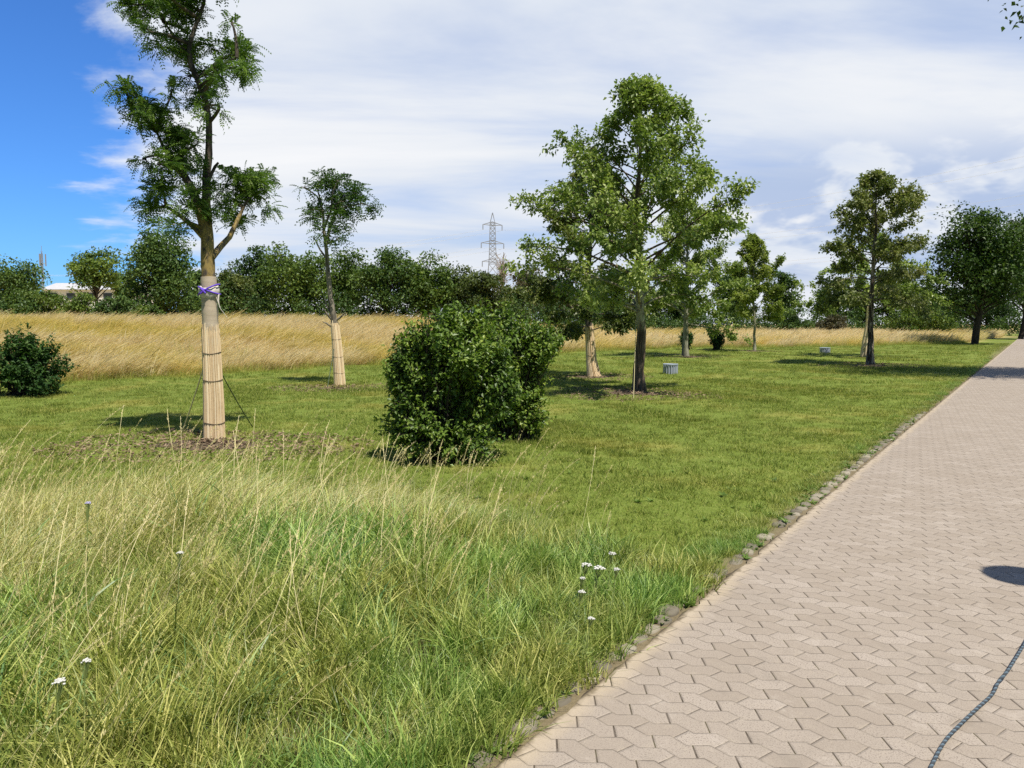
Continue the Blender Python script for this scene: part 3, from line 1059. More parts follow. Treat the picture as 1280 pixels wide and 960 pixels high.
def tall_locust():
    base = G(268, 550)
    D = base[1]
    pxm = F / D
    root = empty('locust_tree', base)
    tag(root, 'tall feathery tree with purple strap and mat-wrapped trunk in left foreground', 'tree', 'young trees planted on the lawn')
    path = [(268, 553), (267, 500), (265, 450), (263, 405), (261.5, 365), (260, 335), (259, 300), (258, 282), (257, 255), (255.5, 222), (258, 190), (259.5, 150), (256, 122), (248, 100), (242, 84), (240, 62), (246, 35), (254, 8), (257, -30), (250, -70)]
    radp = [10.9, 10.2, 9.2, 8.6, 8.3, 8.0, 7.7, 7.2, 5.4, 4.8, 4.2, 3.8, 3.4, 3.1, 2.9, 2.6, 2.4, 2.0, 1.6, .8]
    pts = np.array([P(x, y, D) for x, y in path])
    pts[:, 1] += np.array([0] * 8 + [.03, .06, .08, .05, 0, -.05, -.1, -.1, -.05, 0, .05, .1])
    rad = np.array(radp) / pxm
    tk = MB()
    # finer rings for a knotty outline
    tt = np.linspace(0, len(pts) - 1, 60)
    fp = np.stack([np.interp(tt, np.arange(len(pts)), pts[:, i]) for i in range(3)], -1)
    fr = np.interp(tt, np.arange(len(pts)), rad)
    tk.tube(fp, fr, 12, wob=.045)
    limbs = [fp[34:]]
    for pl, rr, dy in (([(257, 288), (250, 265), (242, 240), (232, 222), (218, 202), (206, 188), (196, 165)], [7, 6, 5.4, 4.6, 3.6, 2.4, 1.0], .15),
                       ([(264, 322), (275, 309), (287, 296), (296, 277), (304, 260), (314, 242)], [4.6, 4.0, 3.3, 2.7, 2.0, 1.2], .9),
                       ([(257, 236), (262, 222), (269, 208), (273, 203)], [2.6, 2.2, 1.8, 1.2], .02),
                       ([(258, 300), (244, 285), (226, 270), (208, 258)], [4.5, 3.6, 2.8, 1.6], .4),
                       ([(241, 84), (232, 65), (218, 45), (205, 28)], [2.6, 2.2, 1.7, 1], .15),
                       ([(246, 98), (262, 88), (280, 80), (296, 72)], [2.4, 1.9, 1.4, .8], -.2)):
        n = len(pl)
        lp = np.array([P(x, y, D + dy * i / (n - 1)) for i, (x, y) in enumerate(pl)])
        tk.tube(lp, np.array(rr) / pxm, 9, wob=.05)
        if pl[-1][0] != 273: limbs.append(lp)
    limb_all = np.concatenate(limbs)
    cr = MB()
    clusters = [(205, 20, 40, 30, .9), (180, 5, 28, 16, .8), (238, 8, 28, 18, .9), (212, 58, 30, 20, .9), (236, 42, 20, 22, .6), (185, 40, 14, 14, .5),
                (285, 72, 34, 22, 1.0), (302, 85, 22, 14, .7), (268, 88, 18, 14, .7), (290, 28, 14, 10, .25),
                (255, 112, 26, 20, 1.0), (262, 132, 18, 12, .5), (238, 95, 14, 12, .4),
                (152, 108, 14, 8, .5), (178, 125, 28, 24, 1.0), (200, 148, 26, 18, .9), (170, 150, 14, 12, .5), (215, 118, 16, 14, .5),
                (214, 180, 32, 26, 1.1), (228, 205, 30, 16, .8), (178, 198, 14, 14, .6), (245, 182, 16, 20, .5), (196, 205, 20, 14, .7),
                (205, 242, 34, 20, .9), (232, 258, 28, 18, .9), (188, 262, 16, 12, .6), (222, 282, 24, 12, .6), (250, 238, 16, 14, .5),
                (310, 225, 36, 26, 1.0), (322, 248, 30, 20, .9), (292, 258, 26, 18, .8), (282, 232, 20, 18, .6), (300, 280, 24, 14, .6), (335, 222, 14, 14, .5),
                (230, -30, 40, 24, .9), (262, -50, 36, 24, .9), (200, -20, 24, 18, .7), (285, -20, 22, 16, .6), (248, -85, 26, 22, .8)]
    locust_clusters(cr, tk, clusters, D, pxm, 150, .044, 7, limb_all, .165)
    tk.build('trunk', M['bark_locust'], root, True)
    cr.build('crown', M['locust'], root)
    zt = lambda y: P(265, y, D)[2]
    reed_wrap(root, pts, rad * 1.15, base[2] + .0, zt(408), 66, [zt(528), zt(475), zt(441)])
    bw = MB()
    sel = np.linspace(zt(432), zt(346), 14)
    bp = np.array([[np.interp(z, pts[:, 2], pts[:, 0]), np.interp(z, pts[:, 2], pts[:, 1]), z] for z in sel])
    br = np.interp(sel, pts[:, 2], rad) * 1.14 + .004 * np.sin(np.arange(14) * 2.2)
    bw.tube(bp, br, 20)
    wrap = bw.build('burlap_wrap', M['burlap'], root, True)
    cl = MB()
    zc = zt(366)
    c0 = np.array([np.interp(zc, pts[:, 2], pts[:, 0]), np.interp(zc, pts[:, 2], pts[:, 1]), zc])
    rr = float(np.interp(zc, pts[:, 2], rad)) * 1.18
    a = np.linspace(0, 2 * math.pi, 33)[:-1]
    prof = [(.002, .075), (.022, .06), (.028, .02), (.024, -.03), (.004, -.06)]
    vs = []
    for k, (o_, dz) in enumerate(prof):
        r_ = rr + o_ + .007 * np.sin(a * 9 + k)
        vs.append(np.stack([c0[0] + np.cos(a) * r_, c0[1] + np.sin(a) * r_, zc + dz + .018 * np.sin(a * 2 + 1.2) + .006 * np.sin(a * 7)], -1))
    n = 32
    f = [[k * n + j, k * n + (j + 1) % n, k * n + n + (j + 1) % n, k * n + n + j] for k in range(4) for j in range(n)]
    cl.add(np.concatenate(vs), f)
    cl.tube(np.array([c0 + [rr + .03, -.03, -.02], c0 + [rr + .035, -.06, -.10], c0 + [rr + .045, -.05, -.20]]), [.014, .010, .004], 6)
    cl.tube(np.array([c0 + [rr + .01, -.06, -.06], c0 + [rr + .08, -.1, -.22], c0 + [rr + .17, -.12, -.33]]), [.004, .003, .003], 5)
    cl.build('cloth_band', M['cloth'], root, True)
    st = MB()
    for ph, sl in ((0, .07), (1.2, -.05)):
        aa = np.linspace(-2.7, .1, 18) + ph * .2
        st.tube(np.stack([c0[0] + np.cos(aa) * (rr + .034), c0[1] + np.sin(aa) * (rr + .034), zc + .035 + sl * np.cos(aa) * 1.1], -1), .0105, 6)
    k0 = c0 + np.array([-.015, -rr - .05, .02])
    st.tube(np.array([k0 + [-.035, 0, .03], k0, k0 + [.03, -.01, -.035]]), [.012, .02, .010], 6)
    st.tube(np.array([k0 + [.035, 0, .02], k0, k0 + [-.04, -.01, -.04]]), [.010, .018, .008], 6)
    st.build('strap', M['purple'], root, True)
    # guy cords
    for (x0, y0, x1, y1, dz, m, lb) in ((256, 455, 226, 545, -.25, 'rope_pale', 'pale guy cord from the tall wrapped trunk to the lawn, on its left'),
                                        (276, 465, 316, 534, .7, 'rope_dark', 'thin dark guy cord from the tall wrapped trunk to the lawn, on its right')):
        g = MB()
        p0 = P(x0, y0, D + (-.05 if dz < 0 else .08))
        p1 = G(x1, y1)
        g.tube(curve_pts(p0, p1, -.015, 0, 8), .008, 6)
        o = g.build('guy_cord', M[m], None, True)
        tag(o, lb, 'guy cord', 'guy cords bracing the young trees')


def small_locust():
    base = G(425, 482)
    D = base[1]
    pxm = F / D
    root = empty('locust_tree', base)
    tag(root, 'small tree with thin leaning stem and flat umbrella crown, trunk wrapped in reed mat', 'tree', 'young trees planted on the lawn')
    path = [(425, 484), (423, 455), (421, 430), (419, 408), (416, 392), (413, 370), (410, 340), (408, 312), (405, 290), (404, 268), (400, 248), (396, 235)]
    radp = [6.4, 5.8, 5.2, 4.6, 3.8, 3.2, 2.7, 2.3, 1.9, 1.5, 1.1, .7]
    pts = np.array([P(x, y, D) for x, y in path])
    rad = np.array(radp) / pxm
    tk = MB()
    tt = np.linspace(0, len(pts) - 1, 30)
    fp = np.stack([np.interp(tt, np.arange(len(pts)), pts[:, i]) for i in range(3)], -1)
    tk.tube(fp, np.interp(tt, np.arange(len(pts)), rad), 10, wob=.05)
    limbs = [fp[18:]]
    for pl, rr, dy in (([(408, 305), (412, 285), (420, 262), (432, 248), (446, 244)], [2.4, 2, 1.6, 1.2, .7], .4),
                       ([(405, 285), (414, 262), (416, 240), (422, 226)], [1.8, 1.4, 1, .6], -.3),
                       ([(404, 262), (396, 245), (384, 236), (375, 234)], [1.2, .9, .7, .5], .2),
                       ([(417, 402), (410, 394), (404, 386)], [1.8, 1.3, .6], -.1), ([(415, 393), (408, 382), (406, 372)], [1.6, 1.1, .4], .05),
                       ([(418, 402), (425, 397), (431, 391)], [1.8, 1.3, .6], -.1), ([(416, 410), (408, 404), (403, 402)], [1.4, 1, .5], -.1),
                       ([(409, 325), (400, 312), (392, 296)], [1.6, 1.2, .7], .2)):
        n = len(pl)
        lp = np.array([P(x, y, D + dy * i / (n - 1)) for i, (x, y) in enumerate(pl)])
        tk.tube(lp, np.array(rr) / pxm, 7, wob=.05)
        if pl[0][1] < 330: limbs.append(lp)
    cr = MB()
    clusters = [(400, 226, 24, 9, .7), (422, 226, 26, 11, 1), (440, 240, 24, 13, 1.1), (455, 254, 12, 11, .8), (430, 252, 20, 10, .7), (380, 234, 12, 6, .5),
                (398, 272, 15, 14, .9), (418, 276, 16, 14, 1), (404, 292, 14, 9, .8), (426, 262, 12, 10, .7), (388, 262, 8, 9, .5), (412, 258, 10, 8, .4), (424, 298, 8, 5, .3)]
    locust_clusters(cr, tk, clusters, D, pxm, 58, .085, 5, np.concatenate(limbs), .30)
    tk.build('trunk', M['bark_ashen'], root, True)
    cr.build('crown', M['locust'], root)
    reed_wrap(root, pts, rad * 1.04, base[2], P(420, 404, D)[2], 34, [P(0, y, D)[2] for y in (466, 446, 424)])
    g = MB()
    g.tube(curve_pts(P(418, 432, D), G(409, 486), -.01, 0, 5), .01, 5)
    tag(g.build('guy_cord', M['rope_dark'], None, True), 'thin guy cord staked left of the small umbrella-crowned tree', 'guy cord', 'guy cords bracing the young trees')


def limb_tree(name, base_px, top_py, env, trunk_r, crown_from, mat_leaf, mat_bark, label, n_limbs=44, leaf=.085, twigs=11, per=22, seed=1, lean=0.0, wrap=None, aspect=.62, up0=12, up1=58, trunk_px=None, group='young trees planted on the lawn', yoff=0, xsq=1.0):
    global rng
    keep = rng
    rng = np.random.default_rng(seed)
    base = G(*base_px)
    D = base[1]
    pxm = F / D
    root = empty(name, base)
    tag(root, label, 'tree', group)
    top = P(base_px[0] + lean, top_py, D)
    hgt = top[2] - base[2]
    n = 16
    t = np.linspace(0, 1, n)
    pts = base + (top - base) * t[:, None]
    pts[:, 0] += np.cumsum(rng.normal(size=n)) * .012 * hgt * .35 * (t > .05)
    pts[:, 1] += np.cumsum(rng.normal(size=n)) * .012 * hgt * .35 * (t > .05)
    pts[-1, :2] = pts[-2, :2] + rng.normal(size=2) * .05
    rad = trunk_r * (1 - t * .93) * (1 + .35 * np.exp(-t * 30))
    tk, cr = MB(), MB()
    tk.tube(pts, rad, 10, wob=.05)
    C, A, N, T, S = [], [], [], [], []
    hb = (crown_from - base[2]) if False else crown_from
    ga = rng.uniform(0, 6.28)
    for i in range(n_limbs):
        u = (i + rng.random()) / n_limbs
        hz = hb + (hgt - hb) * u ** 1.05 * .97          # height where the limb leaves the stem
        ga += 2.399 + rng.normal() * .35
        el = R(up0 + (up1 - up0) * u + rng.normal() * 9)
        r_env = env(hz / hgt) * rng.uniform(.68, 1.12)
        ln = 1.15 * r_env / max(.45, math.cos(el))
        st = np.array([np.interp(hz, t * hgt, pts[:, k]) for k in range(3)])
        rt = np.interp(hz, t * hgt, rad)
        dirv = np.array([math.cos(ga) * math.cos(el) * xsq, math.sin(ga) * math.cos(el), math.sin(el)])
        end = st + dirv * ln
        end[2] = min(end[2], top[2] + .05 - .95 * ln * math.cos(el) * rng.uniform(.75, 1.15))
        lp = curve_pts(st, end, .07, .05, 6)
        tk.tube(lp, np.linspace(min(rt * .42, .012 + ln * .010), .005, 6), 6)
        tone = np.clip(rng.normal(.48, .13), .15, .9)
        nt_ = max(3, int(twigs * (.45 + .75 * ln / max(.5, env(.35)))))
        for j in range(nt_):
            s = rng.uniform(.22, 1.0) ** .75
            b = np.array([np.interp(s, np.linspace(0, 1, 6), lp[:, k]) for k in range(3)])
            tl = (.20 + .32 * rng.random()) * min(1.0, .35 + ln * .35) * hgt / 7.5
            td = dirv * .9 + unit(1)[0] * .85 + np.array([0, 0, .12])
            td /= np.linalg.norm(td)
            e = b + td * tl
            tk.tube(np.array([b, (b + e) / 2 + [0, 0, .02], e]), [.007, .005, .003], 3, cap=False)
            k = max(4, int(1.75 * per * rng.uniform(.55, 1.35)))
            w = rng.random(k) ** .6
            c = b + (e - b) * w[:, None] + rng.normal(size=(k, 3)) * .075 * hgt / 7.5
            C.append(c)
            A.append(td * .6 + unit(k) * .8 + np.array([0, 0, -.45]))
            N.append(np.tile([0, 0, 1.], (k, 1)) + unit(k) * .75)
            T.append(np.clip(rng.normal(tone, .2, k), 0, 1))
            S.append(leaf * rng.uniform(.65, 1.25, k))
    C, A, N, T, S = map(np.concatenate, (C, A, N, T, S))
    cr.leaves(C, A, N, S, S * aspect, T)
    tk.build('trunk', mat_bark, root, True)
    cr.build('crown', mat_leaf, root)
    if wrap:
        z1 = P(0, wrap, D)[2]
        reed_wrap(root, pts, rad * 1.12, base[2], z1, 30, [base[2] + (z1 - base[2]) * k for k in (.12, .42, .72, .94)])
    rng = keep
    return root, pts, rad


def env_pts(tab):
    xs = [a for a, b in tab]; ys = [b for a, b in tab]
    return lambda u: float(np.interp(u, xs, ys))


tall_locust()
small_locust()
E_MAIN = env_pts([(.16, 1.6), (.25, 2.2), (.38, 2.45), (.52, 2.05), (.66, 1.45), (.8, .85), (.92, .30), (1, .08)])
limb_tree('lime_tree', (799, 489), 104, E_MAIN, .135, 1.75, M['lime'], M['bark_main'],
          'tall pyramidal tree with airy crown and patchy brown unwrapped trunk on reddish mulch', 62, .10, 13, 24, seed=4, up0=6, up1=60)
limb_tree('lime_tree', (743, 471), 206, env_pts([(.18, 1.4), (.32, 1.75), (.5, 1.5), (.72, .9), (.9, .4), (1, .1)]), .135, 1.25, M['lime_dark'], M['bark_grey'],
          'tree with reed-wrapped trunk, its crown overlapping the left side of the pyramidal tree', 52, .115, 13, 22, seed=8, wrap=408, up0=-8, up1=55)
limb_tree('lime_tree', (857, 446), 248, env_pts([(.12, 2.2), (.3, 2.6), (.5, 2.0), (.75, 1.2), (1, .15)]), .15, 1.6, M['lime'], M['bark_pale'],
          'broad low tree with pale trunk right of the pyramidal tree, small bushes behind it', 50, .14, 13, 20, seed=13, wrap=None, up0=8, up1=55)
limb_tree('birch_tree', (943, 439), 295, env_pts([(.2, 1.2), (.35, 1.5), (.5, 1.2), (.7, .75), (.9, .28), (1, .08)]), .085, 1.5, M['birch'], M['bark_pale'],
          'slender pale green young tree with thin pale trunk between dark trees', 48, .14, 13, 20, seed=21, up0=15, up1=65)
limb_tree('lime_tree', (1088, 456), 217, env_pts([(.2, 1.4), (.3, 1.8), (.45, 1.75), (.6, 1.5), (.75, 1.1), (.9, .55), (1, .1)]), .13, 2.3, M['lime_dark'], M['bark_peel'],
          'tall conical olive tree with pale bark peeling off its trunk near the path', 50, .12, 13, 22, seed=31, up0=-8, up1=58)
limb_tree('lime_tree', (1081, 446), 290, env_pts([(.22, 2.0), (.4, 3.0), (.6, 2.9), (.8, 1.6), (1, .2)]), .14, 2.2, M['lime'], M['bark_grey'],
          'yellowish tree with reed-wrapped trunk standing just behind the peeling-bark tree', 36, .14, 12, 18, seed=37, wrap=384, up0=0, up1=50, lean=16)

# stake beside the pyramidal tree
g = MB()
g.tube(curve_pts(P(795, 400, G(799, 489)[1] - .1), G(792, 499), 0, 0, 4), .007, 6)
tag(g.build('guy_cord', M['rope_pale'], None, True), 'pale guy cord along the trunk of the pyramidal tree', 'guy cord', 'guy cords bracing the young trees')


def lump_tree(name, cx, base_py, top_py, w, D, mat, label, group, seed, leaf=.2, lumps=46, per=62, cat='tree', trunk=True, low=.22, depth=.8, flat=1.0, bark='bark_dark', tr=.16, x_off=0, square=2.6):
    """broad-leaved tree or shrub: leafy boughs of many separate leaves on real limbs"""
    global rng
    keep = rng
    rng = np.random.default_rng(seed)
    x = (cx - 640) / F * D
    z0 = Hs(x, D)
    base = np.array([x, D, z0])
    ztop = P(cx, top_py, D)[2]
    hgt = ztop - z0
    wm = w / F * D
    root = empty(name, base)
    tag(root, label, cat, group)
    tk, cr = MB(), MB()
    zc0 = z0 + hgt * low
    cc = np.array([x, D, (zc0 + ztop) / 2])
    rx, ry, rz = wm / 2, wm / 2 * depth, (ztop - zc0) / 2
    if trunk:
        tp = np.array([[x + .02 * hgt * math.sin(i * 1.3 + seed), D, z0 - .1 + (hgt * .8) * i / 6] for i in range(7)])
        tk.tube(tp, np.linspace(tr * 1.15, tr * .25, 7), 8, wob=.06)
    C, A, N, T, S = [], [], [], [], []
    for i in range(lumps):
        d = unit(1)[0]
        r = rng.random() ** .42
        # slightly boxy, uneven crown outline
        k = (np.abs(d) ** square).sum() ** (-1 / square)
        rr = r * k * (1 + .14 * math.sin(d[0] * 5 + seed) * math.cos(d[2] * 4 + seed * 2)) * rng.uniform(.82, 1.04)
        pc = cc + d * rr * np.array([rx, ry, rz]) * .86
        pc[2] = max(pc[2], z0 + .15)
        if trunk:
            s0 = np.array([x, D, z0 + min(hgt * .75, max(hgt * low * .9, (pc[2] - z0) * .62))])
        else:
            s0 = np.array([x + rng.normal() * rx * .2, D + rng.normal() * ry * .2, z0])
        tk.tube(curve_pts(s0, pc, .06, .06, 5), np.linspace(tr * .34, tr * .08, 5), 5, cap=False)
        lr = rng.uniform(.15, .30) * min(wm, hgt) * .75
        n = int(1.7 * per * rng.uniform(.6, 1.4))
        dd = unit(n) * (rng.random((n, 1)) ** .45) * lr * np.array([1.1, 1.1, .72 * flat])
        C.append(pc + dd)
        A.append(dd / lr * .6 + unit(n) + np.array([0, 0, -.3]))
        N.append(np.array([0, 0, 1.]) + unit(n) * .8)
        tone = np.clip(rng.normal(.45, .16), .05, .95)
        T.append(np.clip(rng.normal(tone, .17, n), 0, 1))
        S.append(leaf * rng.uniform(.6, 1.3, n))
    C, A, N, T, S = map(np.concatenate, (C, A, N, T, S))
    C[:, 2] = np.maximum(C[:, 2], z0 + .03)
    cr.leaves(C, A, N, S, S * .68, T)
    tk.build('trunk' if trunk else 'branches', M[bark], root, True)
    cr.build('crown' if trunk else 'foliage', mat, root)
    rng = keep
    return root


def garden_bush(name, parts, D0, mat, label, seed, leaf, n_shoot, base_px, per=15, group='dense green bushes on the lawn', spike=.25):
    """a shrub of many leafy shoots growing out from the root"""
    global rng
    keep = rng
    rng = np.random.default_rng(seed)
    base = G(*base_px)
    D = base[1]
    pxm = F / D
    root = empty(name, base)
    tag(root, label, 'bush', group)
    st, fo = MB(), MB()
    C, A, N, T, S = [], [], [], [], []
    for (cx, cy, rx, ry, share) in parts:
        c_all = P(cx, cy, D)
        rxm, rym = rx / pxm, ry / pxm
        ncl = max(3, int(7 + 26 * share))
        cl = [(c_all + unit(1)[0] * np.array([rxm, rxm * .95, rym]) * rng.uniform(.45, .98) * (.6 if share == 1 else 1), rng.uniform(.34, .6) * (1.15 if share == 1 else 1), rng.normal(.45, .13)) for _ in range(ncl)]
        RX, RY = rxm, rym
        for i in range(int(n_shoot * share)):
            c, fr, tone0 = cl[i % ncl]
            rxm, rym = RX * fr, RY * fr
            d = unit(1)[0]
            r = (rng.random() ** .30)
            k = 1.0
            e = c + d * r * k * np.array([rxm, rxm * .95, rym]) * rng.uniform(.80, 1.12)
            e[1] += (rng.random() - .5) * .25
            if d[2] > .45 and rng.random() < .5:
                e[2] += rng.random() * spike
            e[2] = max(e[2], base[2] + .03)
            rxm = RX
            src = base + np.array([rng.normal() * rxm * .22, rng.normal() * rxm * .22, 0])
            mid = src + (e - src) * .6 + np.array([0, 0, .12])
            dirv = e - mid
            dirv /= np.linalg.norm(dirv) + 1e-9
            if i % 3 == 0:
                st.tube(np.array([src, (src + mid) / 2, mid, e]), [.012, .010, .006, .003], 4, cap=False)
            s0 = e - dirv * rng.uniform(.16, .34)
            st.tube(np.array([s0, e]), [.004, .002], 3, cap=False)
            kk = int(per * rng.uniform(.6, 1.4))
            w = rng.random(kk)
            C.append(s0 + (e - s0) * w[:, None] + rng.normal(size=(kk, 3)) * .022)
            A.append(dirv * .45 + unit(kk) * .95 + np.array([0, 0, -.35]))
            N.append(np.array([0, 0, 1.]) + d * .5 + unit(kk) * .5)
            tone = np.clip(rng.normal(tone0, .10), .05, .95)
            T.append(np.clip(rng.normal(tone, .18, kk), 0, 1))
            S.append(leaf * rng.uniform(.6, 1.3, kk))
    C, A, N, T, S = map(np.concatenate, (C, A, N, T, S))
    C[:, 2] = np.maximum(C[:, 2], base[2] + .02)
    fo.leaves(C, A, N, S, S * .58, T, .14)
    st.build('branches', M['bark_dark'], root, True)
    fo.build('foliage', mat, root)
    rng = keep


garden_bush('bush', [(552, 530, 62, 44, .22), (540, 470, 48, 44, .18), (600, 488, 42, 50, .16), (580, 432, 62, 44, .20), (556, 408, 26, 26, .06), (506, 440, 24, 22, .11), (508, 470, 24, 24, .08), (506, 510, 26, 32, .10), (600, 404, 26, 22, .05), (536, 556, 40, 22, .07)], 0, M['shrub'],
            'large leafy green bush in the middle of the lawn, front one of the pair', 41, .060, 2900, (556, 574), 17, spike=.16)
garden_bush('bush', [(648, 500, 48, 46, .30), (640, 440, 44, 40, .22), (668, 460, 34, 42, .18), (678, 418, 26, 18, .10), (640, 410, 30, 20, .10), (636, 528, 36, 26, .10)], 0, M['shrub'],
            'leafy green bush tucked behind the right side of the large lawn bush', 43, .060, 1900, (642, 550), 17, spike=.18)
garden_bush('bush', [(34, 458, 44, 34, .7), (36, 432, 28, 17, .3)], 0, M['bush_dark'],
            'dark rounded bush at the far left edge in front of the golden meadow', 47, .085, 800, (30, 494), 14)
garden_bush('bush', [(897, 422, 13, 14, 1)], 0, M['bush_dark'], 'small dark round bush between the broad low tree and the slender young tree', 51, .13, 300, (896, 438), 10, 'small dark bushes at the back of the lawn', .1)
garden_bush('bush', [(857, 423, 13, 12, 1)], 0, M['bush_dark'], 'small dark round bush behind the pale trunk of the broad low tree', 53, .13, 280, (859, 437), 10, 'small dark bushes at the back of the lawn', .1)

# ---- ash trees on the right and the overhanging trees beyond the right edge of the photograph
ASH = 'big trees beside the path'
b6 = G(1229, 431)
lump_tree('ash_tree', 1221, 431, 250, 126, b6[1], M['ash'], 'big dark round-crowned tree at the right with visible straight trunk', ASH, 61, .26, 120, 85, low=.17, tr=.26)
lump_tree('ash_tree', 1277, 424, 256, 98, G(1265, 424)[1], M['ash'], 'dark tree cut by the right edge behind the big round-crowned tree', ASH, 62, .28, 100, 80, low=.18, tr=.26)


def world_tree(name, x, y, hgt, wm, mat, label, seed, **kw):
    px = 640 + x / y * F
    z = Hs(x, y) + hgt
    d = z - CAM_H
    # invert the pitch for the top pixel
    v = np.array([x, y, d])
    py = 480 - F * np.dot(v, UP) / np.dot(v, FW)
    return lump_tree(name, px, 0, py, wm / y * F, y, mat, label, ASH, seed, **kw)


world_tree('ash_tree', 18.8, 21.6, 15.6, 9.4, M['ash'], 'tall dark tree right of the path, branch tips showing in the top right corner', 65, leaf=.17, lumps=110, per=95, low=.52, tr=.3)
world_tree('ash_tree', 30.5, 30.5, 9.5, 6.5, M['ash'], 'dark tree right of the path known only by its shadow across the pavers', 66, leaf=.22, lumps=60, per=60, low=.3, tr=.3)

# ---- far tree line
WOOD = 'trees along the far edge of the meadow'
HEDGE = 'shrubs along the far edge of the meadow'
far_trees = [
    # cx, top, width, D, material, lumps, low, label
    (22, 319, 74, 64, 'wood_dark', 60, .10, 'dark rounded tree at the far left rising behind the hedge'),
    (124, 306, 62, 62, 'wood_mid', 34, .34, 'open layered tree with gaps showing a pale building, right of the mast'),
    (160, 330, 36, 66, 'wood_mid', 22, .30, 'small thin tree squeezed beside the big dark tree at left'),
    (205, 276, 88, 54, 'wood_dark', 95, .06, 'tallest dark dense tree in the row, left of the purple-strapped trunk'),
    (252, 335, 56, 60, 'wood_dark', 44, .06, 'dark low tree half hidden behind the purple-strapped trunk'),
    (292, 332, 56, 58, 'olive', 44, .08, 'mid green tree just right of the purple-strapped trunk'),
    (328, 302, 70, 63, 'wood_dark', 56, .08, 'dark tree with high rounded top left of the umbrella-crowned tree'),
    (372, 300, 84, 58, 'wood_mid', 64, .08, 'broad olive green tree directly left of the umbrella-crowned tree stem'),
    (436, 304, 74, 62, 'wood_light', 60, .10, 'green tree directly right of the umbrella-crowned tree stem'),
    (484, 300, 74, 58, 'wood_dark', 60, .12, 'dark green tree with the highest top above the left side of the lawn bush'),
    (530, 316, 74, 60, 'wood_mid', 56, .12, 'mid green tree above the centre of the large lawn bush'),
    (572, 326, 62, 62, 'olive', 46, .16, 'olive green tree left of the pylon'),
    (606, 338, 62, 60, 'olive', 46, .18, 'olive tree with thin trunk just below the pylon'),
    (640, 352, 52, 64, 'olive', 38, .14, 'low olive tree at the lower right of the pylon'),
    (662, 330, 44, 84, 'wood_brown', 36, .10, 'brownish tree right of the pylon'),
    (700, 345, 62, 80, 'wood_brown', 46, .06, 'wide brown-tinged thicket tree left of the pyramidal tree'),
    (690, 332, 40, 88, 'wood_dark', 34, .10, 'dark green tree peeping between brownish crowns right of the pylon'),
    (748, 350, 66, 80, 'wood_dark', 46, .06, 'dark tree behind the crown of the reed-wrapped tree at centre'),
    (800, 358, 66, 82, 'wood_mid', 46, .06, 'green tree seen behind the trunk of the pyramidal tree'),
    (850, 352, 62, 86, 'wood_dark', 46, .06, 'dark tree behind the broad low tree'),
    (916, 331, 52, 92, 'wood_dark', 50, .08, 'dark tree left behind the slender young tree'),
    (976, 336, 48, 92, 'wood_dark', 44, .14, 'dark open tree right behind the slender young tree'),
    (1036, 346, 44, 96, 'wood_dark', 36, .14, 'dark tree left behind the peeling-bark tree'),
    (1072, 352, 52, 98, 'wood_dark', 40, .10, 'dark tree directly behind the trunk with peeling bark'),
    (1112, 340, 52, 98, 'wood_mid', 40, .10, 'green tree right behind the peeling-bark tree'),
    (1150, 348, 56, 100, 'wood_dark', 46, .06, 'dark tree left behind the big round-crowned tree'),
    (1186, 352, 60, 104, 'wood_dark', 46, .06, 'dark tree behind the trunk of the big round-crowned tree'),
    (1232, 352, 70, 108, 'wood_dark', 50, .06, 'low dark tree behind the two big dark trees at the right edge'),
]
for i, (cx, tp, w, D, m, lu, low, lb) in enumerate(far_trees):
    lump_tree('woodland_tree', cx, 0, tp, w, D, M[m], lb, WOOD, 100 + i, .22 * (D / 60) ** .6, int(lu * 1.25), 66, low=low, tr=.17, depth=.9)

far_shrubs = [
    (-8, 366, 50, 50, 'wood_mid', 'mid green hedge shrub at the very left edge of the far hedge'),
    (28, 360, 56, 50, 'wood_light', 'light green hedge shrub below the dark rounded tree at far left'),
    (66, 358, 52, 50, 'wood_light', 'light green hedge shrub below the mast'),
    (104, 365, 52, 48, 'wood_mid', 'mid green hedge shrub below the open layered tree'),
    (146, 367, 50, 48, 'wood_dark', 'dark hedge shrub left of the tallest dark tree'),
    (186, 380, 40, 46, 'wood_mid', 'small green shrub at the foot of the tallest dark tree'),
    (990, 382, 62, 84, 'wood_dark', 'dark low shrub right of the slender young tree'),
    (1040, 392, 46, 84, 'wood_brown', 'brownish low shrub left of the peeling trunk'),
    (1135, 378, 62, 84, 'wood_mid', 'mid green low shrub right of the peeling-bark tree'),
    (1168, 386, 56, 84, 'wood_mid', 'green low shrub left of the big round-crowned tree trunk'),
]
for i, (cx, tp, w, D, m, lb) in enumerate(far_shrubs):
    lump_tree('hedge_shrub', cx, 0, tp, w, D, M[m], lb, HEDGE, 200 + i, .17 * (D / 60) ** .6, 34, 60, cat='shrub', trunk=False, low=0.0, tr=.08)


